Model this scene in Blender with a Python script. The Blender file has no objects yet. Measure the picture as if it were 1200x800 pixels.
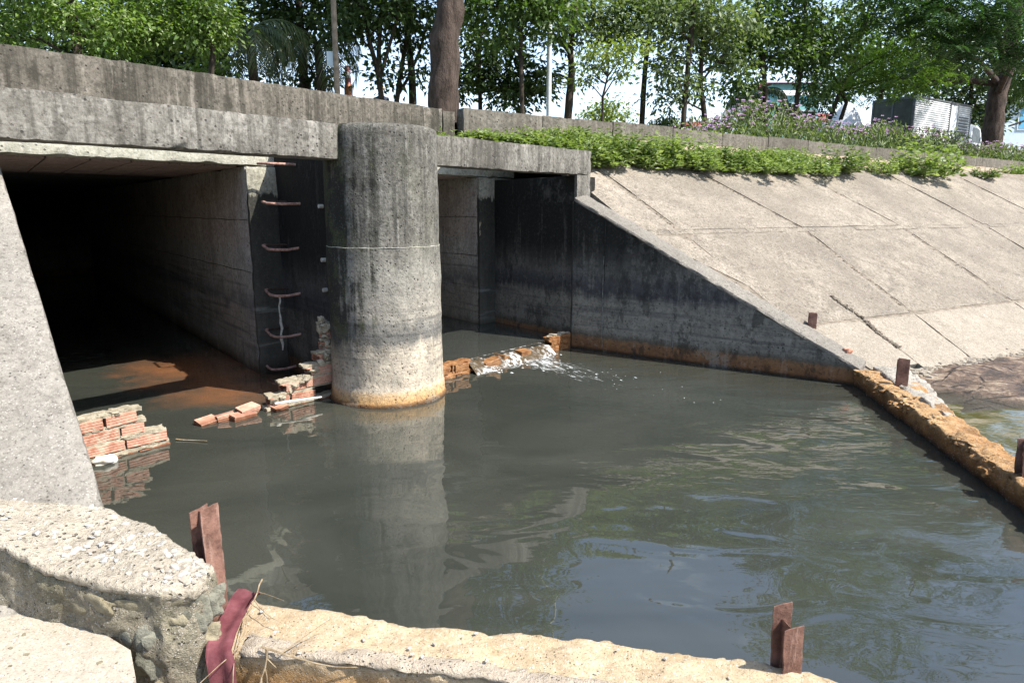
import bpy, math, random
import numpy as np
from mathutils import Vector, Matrix, noise as mnoise

random.seed(7)
rng = np.random.default_rng(7)
SC = bpy.context.scene
COL = SC.collection
R = math.radians

# ------------------------------------------------------------------ camera
H = 2.0
FPX = 800.0                       # focal length in pixels of a 1200 px wide frame = 24 mm
TH = math.atan(156 / 800.0)       # camera pitched down 11 degrees
cam_d = bpy.data.cameras.new('camera')
cam_d.lens = 24.0
cam_d.sensor_width = 36.0
cam_d.clip_start = 0.05
cam_d.clip_end = 3000
cam = bpy.data.objects.new('camera', cam_d)
cam.location = (0, 0, H)
cam.rotation_euler = (math.pi / 2 - TH, 0, 0)
COL.objects.link(cam)
SC.camera = cam

# ------------------------------------------------------------------ light
SUN_AZ, SUN_EL = 113.0, 51.5
world = bpy.data.worlds.new('World')
SC.world = world
world.use_nodes = True
wt = world.node_tree
wt.nodes.clear()
w_out = wt.nodes.new('ShaderNodeOutputWorld')
w_bg = wt.nodes.new('ShaderNodeBackground')
w_sky = wt.nodes.new('ShaderNodeTexSky')
w_sky.sky_type = 'NISHITA'
w_sky.sun_disc = False
w_sky.sun_elevation = R(SUN_EL)
w_sky.sun_rotation = R(SUN_AZ)
w_sky.air_density = 1.0
w_sky.dust_density = 1.2
w_sky.ozone_density = 1.5
w_tc = wt.nodes.new('ShaderNodeTexCoord')
w_map = wt.nodes.new('ShaderNodeMapping')
w_map.inputs['Scale'].default_value = (1.6, 1.6, 3.4)
w_map.inputs['Location'].default_value = (1.35, 0.6, 0.2)
w_no = wt.nodes.new('ShaderNodeTexNoise')
w_no.inputs['Scale'].default_value = 2.1
w_no.inputs['Detail'].default_value = 8
w_no.inputs['Roughness'].default_value = 0.6
w_rp = wt.nodes.new('ShaderNodeValToRGB')
w_rp.color_ramp.elements[0].position = 0.55
w_rp.color_ramp.elements[0].color = (0.0, 0.0, 0.0, 1)
w_rp.color_ramp.elements[1].position = 0.74
w_rp.color_ramp.elements[1].color = (0.75, 0.75, 0.75, 1)
w_mix = wt.nodes.new('ShaderNodeMix')
w_mix.data_type = 'RGBA'
w_mix.inputs['B'].default_value = (6.6, 7.3, 8.0, 1)
wt.links.new(w_tc.outputs['Generated'], w_map.inputs['Vector'])
wt.links.new(w_map.outputs['Vector'], w_no.inputs['Vector'])
wt.links.new(w_no.outputs['Fac'], w_rp.inputs['Fac'])
w_sep = wt.nodes.new('ShaderNodeSeparateXYZ')
wt.links.new(w_tc.outputs['Generated'], w_sep.inputs[0])
w_hz = wt.nodes.new('ShaderNodeMapRange')
w_hz.inputs['From Min'].default_value = 0.34
w_hz.inputs['From Max'].default_value = 0.0
w_hz.inputs['To Min'].default_value = 0.0
w_hz.inputs['To Max'].default_value = 0.5
wt.links.new(w_sep.outputs['Z'], w_hz.inputs['Value'])
w_max = wt.nodes.new('ShaderNodeMath')
w_max.operation = 'MAXIMUM'
wt.links.new(w_rp.outputs['Color'], w_max.inputs[0])
wt.links.new(w_hz.outputs['Result'], w_max.inputs[1])
wt.links.new(w_max.outputs[0], w_mix.inputs['Factor'])
wt.links.new(w_sky.outputs['Color'], w_mix.inputs['A'])
wt.links.new(w_mix.outputs['Result'], w_bg.inputs['Color'])
w_bg.inputs['Strength'].default_value = 0.15
wt.links.new(w_bg.outputs['Background'], w_out.inputs['Surface'])

sun_d = bpy.data.lights.new('sun', 'SUN')
sun_d.energy = 5.0
sun_d.angle = R(0.5)
sun_d.color = (1.0, 0.955, 0.88)
sun = bpy.data.objects.new('sun', sun_d)
S = Vector((math.sin(R(SUN_AZ)) * math.cos(R(SUN_EL)), math.cos(R(SUN_AZ)) * math.cos(R(SUN_EL)), math.sin(R(SUN_EL))))
sun.rotation_euler = S.to_track_quat('Z', 'Y').to_euler()
sun.location = (20, -10, 30)
COL.objects.link(sun)

SC.view_settings.view_transform = 'Standard'
SC.view_settings.look = 'None'
SC.view_settings.exposure = 1.05
SC.view_settings.gamma = 1.0
SC.cycles.max_bounces = 7
SC.cycles.transparent_max_bounces = 4

# ------------------------------------------------------------------ frames of reference
cT, sT = math.cos(TH), math.sin(TH)


def at(px, py, D):
    """point of the place seen at pixel (px,py) of the photograph, D metres ahead of the camera"""
    u = (px - 600) / FPX
    v = (400 - py) / FPX
    t = D / (cT + v * sT)
    return Vector((u * t, D, H + (-sT + v * cT) * t))


PC = np.array([-1.36, 7.3])                 # centre of the round pier
DD = np.array([0.651, 0.759])               # along the head wall
KK = np.array([-0.606, 0.795])              # along the culvert barrels, going in


def loc(a, q, z=0.0):
    p = PC + a * DD + q * KK
    return Vector((p[0], p[1], z))


BB = np.array([0.881, 0.472])               # along the bank
BM = np.array([-0.472, 0.881])              # up the bank
BW = np.array([0.87, 9.8])


def bank(s, r, h=0.0):
    p = BW + s * BB + r * BM
    n = Vector((0.2343, -0.4374, 0.8682))
    return Vector((p[0], p[1], 2.1 + 0.5735 * r)) + n * h


# ------------------------------------------------------------------ nodes
class NT:
    def __init__(self, name):
        self.m = bpy.data.materials.new(name)
        self.m.use_nodes = True
        self.t = self.m.node_tree
        self.t.nodes.clear()
        self.out = self.n('ShaderNodeOutputMaterial')
        self.geo = self.n('ShaderNodeNewGeometry')
        self.pos = self.geo.outputs['Position']

    def n(self, kind, **kw):
        x = self.t.nodes.new(kind)
        for k, v in kw.items():
            setattr(x, k, v)
        return x

    def set(self, sock, v):
        if isinstance(v, bpy.types.NodeSocket):
            self.t.links.new(v, sock)
        elif isinstance(v, (tuple, list)) and sock.type == 'RGBA' and len(v) == 3:
            sock.default_value = (*v, 1)
        else:
            sock.default_value = v

    def math(self, op, a, b=0.0, clamp=False):
        x = self.n('ShaderNodeMath', operation=op, use_clamp=clamp)
        self.set(x.inputs[0], a)
        self.set(x.inputs[1], b)
        return x.outputs[0]

    def map(self, scale=(1, 1, 1), off=(0, 0, 0), vec=None):
        x = self.n('ShaderNodeMapping')
        x.inputs['Scale'].default_value = scale
        x.inputs['Location'].default_value = off
        self.set(x.inputs['Vector'], vec or self.pos)
        return x.outputs[0]

    def noise(self, scale, detail=4, rough=0.55, vec=None, dist=0.0):
        x = self.n('ShaderNodeTexNoise')
        x.inputs['Scale'].default_value = scale
        x.inputs['Detail'].default_value = detail
        x.inputs['Roughness'].default_value = rough
        x.inputs['Distortion'].default_value = dist
        self.set(x.inputs['Vector'], vec or self.pos)
        return x.outputs['Fac']

    def voro(self, scale, vec=None, out='Distance', feature='F1'):
        x = self.n('ShaderNodeTexVoronoi', feature=feature)
        x.inputs['Scale'].default_value = scale
        self.set(x.inputs['Vector'], vec or self.pos)
        return x.outputs[out]

    def ramp(self, fac, stops, interp='LINEAR'):
        x = self.n('ShaderNodeValToRGB')
        cr = x.color_ramp
        cr.interpolation = interp
        while len(cr.elements) < len(stops):
            cr.elements.new(0.5)
        for e, (p, c) in zip(cr.elements, stops):
            e.position = p
            if not isinstance(c, (tuple, list)):
                c = (c, c, c, 1)
            e.color = c if len(c) == 4 else (*c, 1)
        self.set(x.inputs['Fac'], fac)
        return x

    def step(self, fac, lo, hi):
        x = self.n('ShaderNodeMapRange', clamp=True)
        self.set(x.inputs['Value'], fac)
        x.inputs['From Min'].default_value = lo
        x.inputs['From Max'].default_value = hi
        return x.outputs['Result']

    def mix(self, fac, a, b, mode='MIX'):
        x = self.n('ShaderNodeMix', data_type='RGBA', blend_type=mode)
        self.set(x.inputs['Factor'], fac)
        self.set(x.inputs['A'], a)
        self.set(x.inputs['B'], b)
        return x.outputs['Result']

    def bump(self, height, strength=0.4, dist=0.01, normal=None):
        x = self.n('ShaderNodeBump')
        x.inputs['Strength'].default_value = strength
        x.inputs['Distance'].default_value = dist
        self.set(x.inputs['Height'], height)
        if normal is not None:
            self.set(x.inputs['Normal'], normal)
        return x.outputs['Normal']

    def bsdf(self, color, rough=0.8, normal=None, spec=0.3, metal=0.0, **kw):
        x = self.n('ShaderNodeBsdfPrincipled')
        self.set(x.inputs['Base Color'], color)
        self.set(x.inputs['Roughness'], rough)
        x.inputs['Specular IOR Level'].default_value = spec
        x.inputs['Metallic'].default_value = metal
        if normal is not None:
            self.set(x.inputs['Normal'], normal)
        for k, v in kw.items():
            self.set(x.inputs[k], v)
        return x.outputs[0]

    def done(self, shader):
        self.t.links.new(shader, self.out.inputs['Surface'])
        return self.m

    def z(self):
        x = self.n('ShaderNodeSeparateXYZ')
        self.set(x.inputs[0], self.pos)
        return x.outputs['Z']


def concrete(name, lo, hi, stain=(0.03, 0.028, 0.022), stain_amt=0.5, streak=0.5, speck=0.5,
             bands=None, bump=0.5, white=0.25, patch=0.5, grain=1.0, moss=0.0, growth_shade=None, vary=0.0, speck_col=(0.62, 0.6, 0.56)):
    t = NT(name)
    big = t.noise(0.9, 6, 0.62)
    mid = t.noise(4.2, 9, 0.7)
    med = t.noise(17.0, 6, 0.7, vec=t.map((1, 1, 1), (7, 1, 3)))
    fine = t.noise(55.0 * grain, 5, 0.75)
    stv = t.map((8, 8, 0.4))
    stn = t.noise(1.0, 8, 0.7, vec=stv)
    sv2 = t.noise(1.0, 6, 0.7, vec=t.map((26, 26, 1.1), (4, 4, 4)))
    tone = t.math('ADD', t.math('ADD', t.math('MULTIPLY', mid, 0.45), t.math('MULTIPLY', med, 0.30)), t.math('MULTIPLY', fine, 0.25))
    col = t.mix(t.step(tone, 0.42, 0.58), lo, hi)
    # large damp and dirty patches, with edges
    pm = t.step(t.math('ADD', t.math('MULTIPLY', big, 0.6), t.math('MULTIPLY', mid, 0.4)), 0.48, 0.57)
    dark = tuple(0.5 * l + 0.5 * s_ for l, s_ in zip(lo, stain))
    col = t.mix(t.math('MULTIPLY', pm, patch), col, dark)
    # run-off streaks, wide and narrow
    if streak:
        sm = t.step(t.math('ADD', t.math('MULTIPLY', stn, 0.65), t.math('MULTIPLY', mid, 0.35)), 0.49, 0.58)
        col = t.mix(t.math('MULTIPLY', sm, streak), col, stain)
        s2 = t.step(t.math('ADD', t.math('MULTIPLY', sv2, 0.7), t.math('MULTIPLY', big, 0.3)), 0.51, 0.60)
        col = t.mix(t.math('MULTIPLY', s2, streak * 0.7), col, stain)
    if white:
        wn = t.step(t.math('ADD', t.math('MULTIPLY', t.noise(1.0, 6, 0.7, vec=t.map((7, 7, 0.5), (3, 7, 1))), 0.75), t.math('MULTIPLY', med, 0.25)), 0.54, 0.62)
        col = t.mix(t.math('MULTIPLY', wn, white), col, tuple(min(0.55, h * 1.5 + 0.04) for h in hi))
    if moss:
        ms = t.step(t.noise(2.2, 7, 0.7, vec=t.map((1, 1, 0.6), (9, 2, 5))), 0.52, 0.60)
        col = t.mix(t.math('MULTIPLY', ms, moss), col, (0.075, 0.08, 0.03))
    if bands:
        wob = t.math('MULTIPLY', t.math('SUBTRACT', t.noise(3.0, 7, 0.7, vec=t.map((1, 1, 0.5))), 0.5), 0.34)
        wob = t.math('ADD', wob, t.math('MULTIPLY', t.math('SUBTRACT', stn, 0.5), 0.42))
        wob = t.math('MULTIPLY', wob, t.step(t.z(), 0.0, 0.9))
        zz = t.math('DIVIDE', t.math('ADD', t.z(), wob), 3.0)
        rp = t.ramp(zz, [(max(0.0, b[0] / 3.0), (*b[1], b[2])) for b in bands])
        bc = t.mix(t.step(tone, 0.40, 0.60), t.mix(1.0, rp.outputs['Color'], (0.68, 0.67, 0.66), 'MULTIPLY'), t.mix(1.0, rp.outputs['Color'], (1.22, 1.22, 1.22), 'MULTIPLY'))
        col = t.mix(rp.outputs['Alpha'], col, bc)
        # thin silt lines left by falling water
        sl = t.noise(1.0, 6, 0.65, vec=t.map((0.5, 0.5, 17.0), (2, 6, 1)))
        slm = t.math('MULTIPLY', t.math('MULTIPLY', t.step(sl, 0.50, 0.60), t.step(t.z(), 0.2, 0.35)), t.step(t.math('ADD', t.z(), wob), 1.35, 0.95))
        col = t.mix(t.math('MULTIPLY', slm, 0.55), col, (0.055, 0.055, 0.055))
        sl2 = t.noise(1.0, 5, 0.6, vec=t.map((0.7, 0.7, 9.0), (8, 1, 4)))
        slp = t.math('MULTIPLY', t.math('MULTIPLY', t.step(sl2, 0.56, 0.64), t.step(t.z(), 0.15, 0.3)), t.step(t.z(), 1.2, 0.8))
        col = t.mix(t.math('MULTIPLY', slp, 0.2), col, tuple(min(0.5, c * 1.3) for c in hi))
        if white:
            col = t.mix(t.math('MULTIPLY', wn, white * 0.30), col, hi)
        # ragged bare patches and black growth
        if white:
            br = t.step(t.math('ADD', t.math('MULTIPLY', t.noise(1.7, 8, 0.72, vec=t.map((1, 1, 0.5), (14, 4, 8))), 0.8), t.math('MULTIPLY', med, 0.2)), 0.54, 0.61)
            col = t.mix(t.math('MULTIPLY', t.math('MULTIPLY', br, t.step(t.math('ADD', t.z(), wob), 1.75, 1.1)), white * 0.75), col, hi)
        fl = t.step(t.noise(4.0, 9, 0.75, vec=t.map((1, 1, 0.55), (4, 4, 4))), 0.53, 0.58)
        if white:
            b3 = t.step(t.math('ADD', t.math('MULTIPLY', t.noise(1.3, 9, 0.75, vec=t.map((1, 1, 0.8), (21, 3, 2))), 0.8), t.math('MULTIPLY', med, 0.2)), 0.57, 0.62)
            col = t.mix(t.math('MULTIPLY', b3, white * 0.55), col, tuple(0.6 * c for c in hi))
        col = t.mix(t.math('MULTIPLY', fl, stain_amt), col, stain)
        if growth_shade:
            # black and green growth, ragged at its edge, plus shade painted on one side
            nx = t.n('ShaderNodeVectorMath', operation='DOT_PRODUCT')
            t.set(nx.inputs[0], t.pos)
            nx.inputs[1].default_value = growth_shade[0]
            gv = t.math('SUBTRACT', nx.outputs['Value'], growth_shade[1])
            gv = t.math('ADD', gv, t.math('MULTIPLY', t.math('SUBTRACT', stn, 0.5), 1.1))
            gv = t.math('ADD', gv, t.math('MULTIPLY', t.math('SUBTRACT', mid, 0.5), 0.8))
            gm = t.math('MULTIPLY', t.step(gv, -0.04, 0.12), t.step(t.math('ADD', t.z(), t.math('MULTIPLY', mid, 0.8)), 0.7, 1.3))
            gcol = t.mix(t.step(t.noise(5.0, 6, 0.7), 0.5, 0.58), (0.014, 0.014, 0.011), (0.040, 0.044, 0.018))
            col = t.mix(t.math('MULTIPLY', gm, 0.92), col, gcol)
    else:
        fl = t.step(t.noise(7.0, 9, 0.78, vec=t.map((1, 1, 1), (2, 8, 4))), 0.56, 0.63)
        col = t.mix(t.math('MULTIPLY', fl, stain_amt), col, stain)
    if vary:
        oi = t.n('ShaderNodeObjectInfo')
        k_ = t.math('ADD', 1.0 - vary, t.math('MULTIPLY', oi.outputs['Random'], 1.6 * vary))
        cb = t.n('ShaderNodeCombineColor')
        for q_ in range(3):
            t.set(cb.inputs[q_], k_)
        col = t.mix(1.0, col, cb.outputs[0], 'MULTIPLY')
    # fine dark grain, aggregate and pits
    col = t.mix(t.math('MULTIPLY', t.step(fine, 0.47, 0.36), 0.55), col, tuple(c * 0.4 for c in lo))
    v1 = t.voro(70.0 * grain)
    vm = t.math('MULTIPLY', t.step(v1, 0.36, 0.22), speck)
    pick = t.step(t.noise(24.0 * grain, 2), 0.46, 0.56)
    col = t.mix(t.math('MULTIPLY', vm, pick), col, speck_col)
    v2 = t.voro(34.0 * grain, vec=t.map((1, 1, 1), (5, 5, 5)))
    pit = t.math('MULTIPLY', t.step(v2, 0.22, 0.12), t.step(t.noise(5.0, 4, vec=t.map((1, 1, 1), (1, 9, 3))), 0.46, 0.56))
    col = t.mix(t.math('MULTIPLY', pit, 0.8), col, tuple(c * 0.25 for c in lo))
    h = t.math('ADD', t.math('ADD', t.math('MULTIPLY', mid, 0.8), t.math('MULTIPLY', med, 0.6)), t.math('MULTIPLY', fine, 0.5))
    h = t.math('SUBTRACT', h, t.math('MULTIPLY', pit, 0.9))
    h = t.math('ADD', h, t.math('MULTIPLY', vm, 0.25))
    return t.done(t.bsdf(col, t.math('ADD', 0.72, t.math('MULTIPLY', mid, 0.3)), t.bump(h, bump, 0.03), 0.25))


M = {}
M['beam'] = concrete('weathered_beam_concrete', (0.1079, 0.099, 0.0839), (0.2398, 0.2257, 0.1981), stain_amt=0.55, streak=0.6, speck=0.18, white=0.4, patch=0.65, grain=0.5, speck_col=(0.36, 0.34, 0.30))
M['parapet'] = concrete('weathered_parapet_concrete', (0.0781, 0.0694, 0.0549), (0.1837, 0.1624, 0.1311), stain=(0.03, 0.027, 0.02), stain_amt=0.5,
                        streak=0.75, speck=0.08, white=0.45, patch=0.7, grain=0.5, speck_col=(0.3, 0.28, 0.24))
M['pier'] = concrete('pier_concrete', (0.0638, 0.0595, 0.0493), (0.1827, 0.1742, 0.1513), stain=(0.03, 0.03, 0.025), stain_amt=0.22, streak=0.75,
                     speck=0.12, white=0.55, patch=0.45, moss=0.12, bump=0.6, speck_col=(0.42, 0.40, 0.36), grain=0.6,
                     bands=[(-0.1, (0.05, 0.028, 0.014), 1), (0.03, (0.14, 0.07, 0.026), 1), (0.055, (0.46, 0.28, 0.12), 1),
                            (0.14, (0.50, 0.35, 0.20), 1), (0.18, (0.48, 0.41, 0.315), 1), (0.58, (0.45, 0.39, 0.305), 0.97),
                            (0.69, (0.15, 0.142, 0.125), 0.95), (0.80, (0.17, 0.162, 0.145), 0.9), (0.95, (0.33, 0.30, 0.25), 0.85), (1.38, (0.29, 0.275, 0.235), 0.75), (1.60, (0.25, 0.235, 0.2), 0.4), (1.8, (0.2, 0.19, 0.16), 0.0)], growth_shade=((-0.93, -0.36, 0.0), -1.024))
WALLB = [(-0.1, (0.025, 0.014, 0.008), 1), (0.02, (0.05, 0.025, 0.01), 1), (0.05, (0.17, 0.075, 0.028), 0.95), (0.17, (0.19, 0.095, 0.04), 0.9),
         (0.21, (0.085, 0.07, 0.05), 0.8), (0.30, (0.20, 0.185, 0.155), 0.8), (0.72, (0.17, 0.16, 0.135), 0.8), (0.84, (0.034, 0.034, 0.040), 0.9),
         (1.00, (0.055, 0.055, 0.060), 0.85), (1.10, (0.10, 0.096, 0.085), 0.85), (1.30, (0.035, 0.034, 0.03), 0.9), (1.50, (0.012, 0.012, 0.010), 0.98), (2.2, (0.009, 0.009, 0.0075), 0.99), (2.7, (0.010, 0.010, 0.008), 0.98)]
M['wall'] = concrete('black_stained_wall_concrete', (0.115, 0.1083, 0.0918), (0.23, 0.2166, 0.1848), stain=(0.012, 0.012, 0.010), stain_amt=0.55, streak=0.6,
                     speck=0.0, white=0.7, patch=0.3, bands=WALLB, grain=0.45)
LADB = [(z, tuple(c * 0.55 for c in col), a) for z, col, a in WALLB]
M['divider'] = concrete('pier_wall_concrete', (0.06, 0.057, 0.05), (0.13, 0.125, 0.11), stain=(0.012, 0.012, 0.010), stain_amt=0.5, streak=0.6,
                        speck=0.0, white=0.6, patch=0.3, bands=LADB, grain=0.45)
M['nose'] = concrete('barrel_concrete', (0.3149, 0.2943, 0.2513), (0.6299, 0.5963, 0.5024), stain=(0.05, 0.05, 0.045), stain_amt=0.2, streak=0.3, speck=0.0, white=0.2, patch=0.3, moss=0.15,
                     bands=[(-0.1, (0.025, 0.014, 0.008), 1), (0.05, (0.08, 0.045, 0.02), 0.9), (0.2, (0.2, 0.18, 0.15), 0.8), (0.7, (0.24, 0.215, 0.19), 0.8),
                            (0.82, (0.09, 0.09, 0.10), 0.8), (1.1, (0.28, 0.26, 0.24), 0.6), (1.5, (0.36, 0.33, 0.31), 0.5), (1.55, (0.40, 0.31, 0.27), 0.5), (2.3, (0.40, 0.29, 0.24), 0.4), (2.44, (0.4, 0.38, 0.32), 0.0)], grain=0.45)
M['nose_front'] = concrete('barrel_nose_concrete', (0.22, 0.21, 0.165), (0.46, 0.44, 0.35), stain=(0.03, 0.03, 0.026), stain_amt=0.25, streak=0.2, speck=0.0, white=0.0, patch=0.3, moss=0.1, grain=0.45,
                           bands=[(0.0, (0.03, 0.02, 0.012), 1), (0.2, (0.06, 0.055, 0.045), 0.9), (1.2, (0.03, 0.03, 0.027), 0.95), (2.16, (0.022, 0.022, 0.018), 0.97), (2.20, (0.4, 0.38, 0.3), 0.0), (2.9, (0.4, 0.38, 0.3), 0.0)])
M['lip'] = concrete('pale_slab_concrete', (0.30, 0.29, 0.23), (0.50, 0.48, 0.39), stain=(0.06, 0.06, 0.045), stain_amt=0.3, streak=0.2, speck=0.2, white=0.2, patch=0.3, moss=0.1, grain=0.5)
M['soffit'] = concrete('soffit_concrete', (0.28, 0.21, 0.18), (0.46, 0.36, 0.31), stain=(0.12, 0.06, 0.035), stain_amt=0.3, streak=0.2, speck=0.1, white=0.1, patch=0.35, grain=0.6)
M['slab'] = concrete('bank_slab_concrete', (0.1399, 0.1188, 0.0931), (0.305, 0.2632, 0.2092), stain=(0.10, 0.085, 0.07), stain_amt=0.25, streak=0.0, speck=0.38, white=0.0, patch=0.55, grain=0.6, bump=0.5, speck_col=(0.44, 0.41, 0.37), vary=0.12)
M['apron'] = concrete('toe_concrete', (0.2039, 0.1734, 0.133), (0.3023, 0.2635, 0.2095), stain=(0.10, 0.08, 0.06), stain_amt=0.3, streak=0.0, speck=0.4, white=0.0, patch=0.25, bump=0.5, vary=0.05)
M['coping'] = concrete('coping_concrete', (0.1322, 0.1199, 0.1019), (0.2215, 0.2007, 0.17), stain=(0.09, 0.085, 0.075), stain_amt=0.3, streak=0.0, speck=0.3, white=0.0, patch=0.5, speck_col=(0.44, 0.42, 0.39), grain=0.6)
M['left_slab'] = concrete('left_slope_concrete', (0.1557, 0.1416, 0.1213), (0.2778, 0.2549, 0.2187), stain=(0.10, 0.095, 0.085), stain_amt=0.3, streak=0.0, speck=0.35, white=0.0, patch=0.5, grain=1.0, speck_col=(0.46, 0.44, 0.40))
M['path'] = concrete('path_concrete', (0.3096, 0.2677, 0.2091), (0.3956, 0.3485, 0.2788), stain=(0.22, 0.19, 0.15), stain_amt=0.35, streak=0.0, speck=0.5, white=0.0, patch=0.15, grain=1.6, bump=0.35)
M['sill'] = concrete('sill_concrete', (0.3268, 0.2478, 0.152), (0.43, 0.3444, 0.236), stain=(0.12, 0.07, 0.03), stain_amt=0.2, streak=0.0, speck=0.5, white=0.0, patch=0.25, grain=1.4, bump=0.5,
                     bands=[(-0.3, (0.05, 0.025, 0.01), 1), (0.0, (0.10, 0.05, 0.018), 1), (0.06, (0.38, 0.18, 0.055), 0.9), (0.17, (0.46, 0.27, 0.11), 0.8), (0.24, (0.48, 0.36, 0.22), 0.25), (0.4, (0.5, 0.4, 0.3), 0.0)])
M['sill_ochre'] = concrete('ochre_sill_concrete', (0.3102, 0.1805, 0.0765), (0.47, 0.3135, 0.1632), stain=(0.13, 0.06, 0.02), stain_amt=0.5, streak=0.0, speck=0.5, white=0.0, patch=0.4, grain=1.3, bump=1.0,
                           bands=[(-0.3, (0.03, 0.014, 0.006), 1), (0.01, (0.06, 0.027, 0.01), 1), (0.07, (0.27, 0.12, 0.036), 0.9), (0.16, (0.36, 0.18, 0.06), 0.6), (0.24, (0.5, 0.36, 0.2), 0.1), (0.5, (0.5, 0.4, 0.3), 0.0)])
M['rubble'] = concrete('rubble_mortar', (0.2115, 0.1845, 0.135), (0.351, 0.3105, 0.234), stain=(0.10, 0.085, 0.05), stain_amt=0.5, streak=0.1, speck=0.5, white=0.1, patch=0.5, grain=1.2, bump=1.0, moss=0.35)
M['rubble_top'] = concrete('aggregate_concrete', (0.3264, 0.2824, 0.2169), (0.457, 0.4079, 0.3229), stain=(0.16, 0.14, 0.11), stain_amt=0.35, streak=0.0, speck=0.6, white=0.0, patch=0.2, grain=0.8, bump=1.0, speck_col=(0.5, 0.47, 0.42))
M['skin_cement'] = concrete('sill_cement_skin', (0.32, 0.265, 0.20), (0.46, 0.39, 0.30), stain=(0.2, 0.15, 0.10), stain_amt=0.2, streak=0.0, speck=0.6, white=0.0, patch=0.2, grain=1.2, bump=0.8, speck_col=(0.5, 0.46, 0.4))
M['white_rough'] = concrete('pale_rough_concrete', (0.27, 0.245, 0.205), (0.42, 0.385, 0.33), stain=(0.1, 0.085, 0.06), stain_amt=0.4, streak=0.0, speck=0.5, white=0.0, patch=0.3, grain=1.0, bump=1.0)
M['kerb'] = concrete('kerb_concrete', (0.09, 0.081, 0.0648), (0.1935, 0.1755, 0.144), stain=(0.06, 0.05, 0.04), stain_amt=0.3, streak=0.5, speck=0.08, white=0.2, patch=0.4, grain=0.4, speck_col=(0.3, 0.28, 0.24), vary=0.12)


def simple(name, c1, c2, scale=8, rough=0.8, bump=0.3, dist=0.01, spec=0.3, metal=0.0, det=6, lo=0.38, hi=0.62, mp=(1, 1, 1)):
    t = NT(name)
    n = t.noise(scale, det, 0.65, vec=t.map(mp))
    col = t.mix(t.step(n, lo, hi), c1, c2)
    return t.done(t.bsdf(col, rough, t.bump(t.noise(scale * 4, 5, 0.7, vec=t.map(mp)), bump, dist), spec, metal))


def brick_mat():
    t = NT('hollow_brick_clay')
    oi = t.n('ShaderNodeObjectInfo')
    base = t.mix(oi.outputs['Random'], (0.25, 0.105, 0.064), (0.42, 0.225, 0.16))
    n = t.noise(14, 7, 0.7)
    col = t.mix(t.step(n, 0.40, 0.66), base, (0.50, 0.30, 0.215))
    col = t.mix(t.math('MULTIPLY', t.step(t.noise(6, 6, 0.7, vec=t.map((1, 1, 1), (3, 3, 3))), 0.56, 0.66), 0.6), col, (0.40, 0.35, 0.27))
    wet = t.step(t.math('ADD', t.z(), t.math('MULTIPLY', t.noise(8, 3), 0.05)), 0.085, 0.045)
    col = t.mix(wet, col, t.mix(1.0, col, (0.42, 0.33, 0.25), 'MULTIPLY'))
    return t.done(t.bsdf(col, t.math('SUBTRACT', 0.85, t.math('MULTIPLY', wet, 0.5)), t.bump(t.math('ADD', n, t.noise(60, 4)), 0.5, 0.01), 0.3))


M['brick'] = brick_mat()
M['brick_wet'] = simple('wet_ochre_brick', (0.1524, 0.0596, 0.0199), (0.3047, 0.159, 0.0662), 14, 0.42, 0.7, 0.012, 0.5)
M['mortar'] = simple('brick_mortar', (0.216, 0.184, 0.128), (0.36, 0.32, 0.24), 20, 0.95, 0.8, 0.012)
M['hole_shade'] = simple('brick_hole_shade', (0.10, 0.04, 0.022), (0.17, 0.07, 0.04), 20, 0.9)


def rust_mat():
    t = NT('rusted_steel')
    n = t.noise(9, 8, 0.7)
    f = t.noise(70, 5, 0.7)
    col = t.mix(t.step(n, 0.40, 0.60), (0.10, 0.05, 0.036), (0.215, 0.115, 0.085))
    col = t.mix(t.math('MULTIPLY', t.step(t.noise(3, 6, 0.7, vec=t.map((8, 8, 1))), 0.54, 0.62), 0.6), col, (0.30, 0.19, 0.15))
    col = t.mix(t.math('MULTIPLY', t.step(f, 0.55, 0.7), 0.6), col, (0.06, 0.025, 0.018))
    return t.done(t.bsdf(col, 0.82, t.bump(t.math('ADD', f, n), 0.7, 0.006), 0.3))


M['lime'] = simple('lime_deposit', (0.07, 0.068, 0.062), (0.19, 0.185, 0.17), 24, 0.9, 0.4)
M['rust'] = rust_mat()
M['shaded_rust'] = simple('shaded_bar', (0.02, 0.014, 0.011), (0.06, 0.035, 0.026), 30, 0.85, 0.4, 0.004)  # darker copy of the bar rust, painting shade on the far rung legs
M['rung'] = simple('rusty_bar', (0.20, 0.10, 0.075), (0.42, 0.27, 0.22), 30, 0.8, 0.4, 0.004)
M['maroon'] = simple('maroon_cloth', (0.0927, 0.0225, 0.0271), (0.1535, 0.0502, 0.0561), 11, 0.75, 0.35, 0.006)
M['twig'] = simple('dry_twig', (0.17, 0.12, 0.07), (0.33, 0.26, 0.17), 30, 0.9, 0.3)
M['root'] = simple('bleached_root', (0.30, 0.28, 0.24), (0.5, 0.48, 0.43), 30, 0.9, 0.3)
M['stick'] = simple('bleached_stick', (0.45, 0.40, 0.33), (0.6, 0.56, 0.48), 30, 0.8, 0.3)
M['stone'] = simple('rubble_stone', (0.1364, 0.117, 0.0754), (0.2294, 0.201, 0.1352), 11, 0.9, 0.8, 0.015)
M['stone_grey'] = simple('grey_rubble_stone', (0.12, 0.117, 0.0891), (0.198, 0.192, 0.1512), 13, 0.9, 0.8, 0.015)


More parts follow.
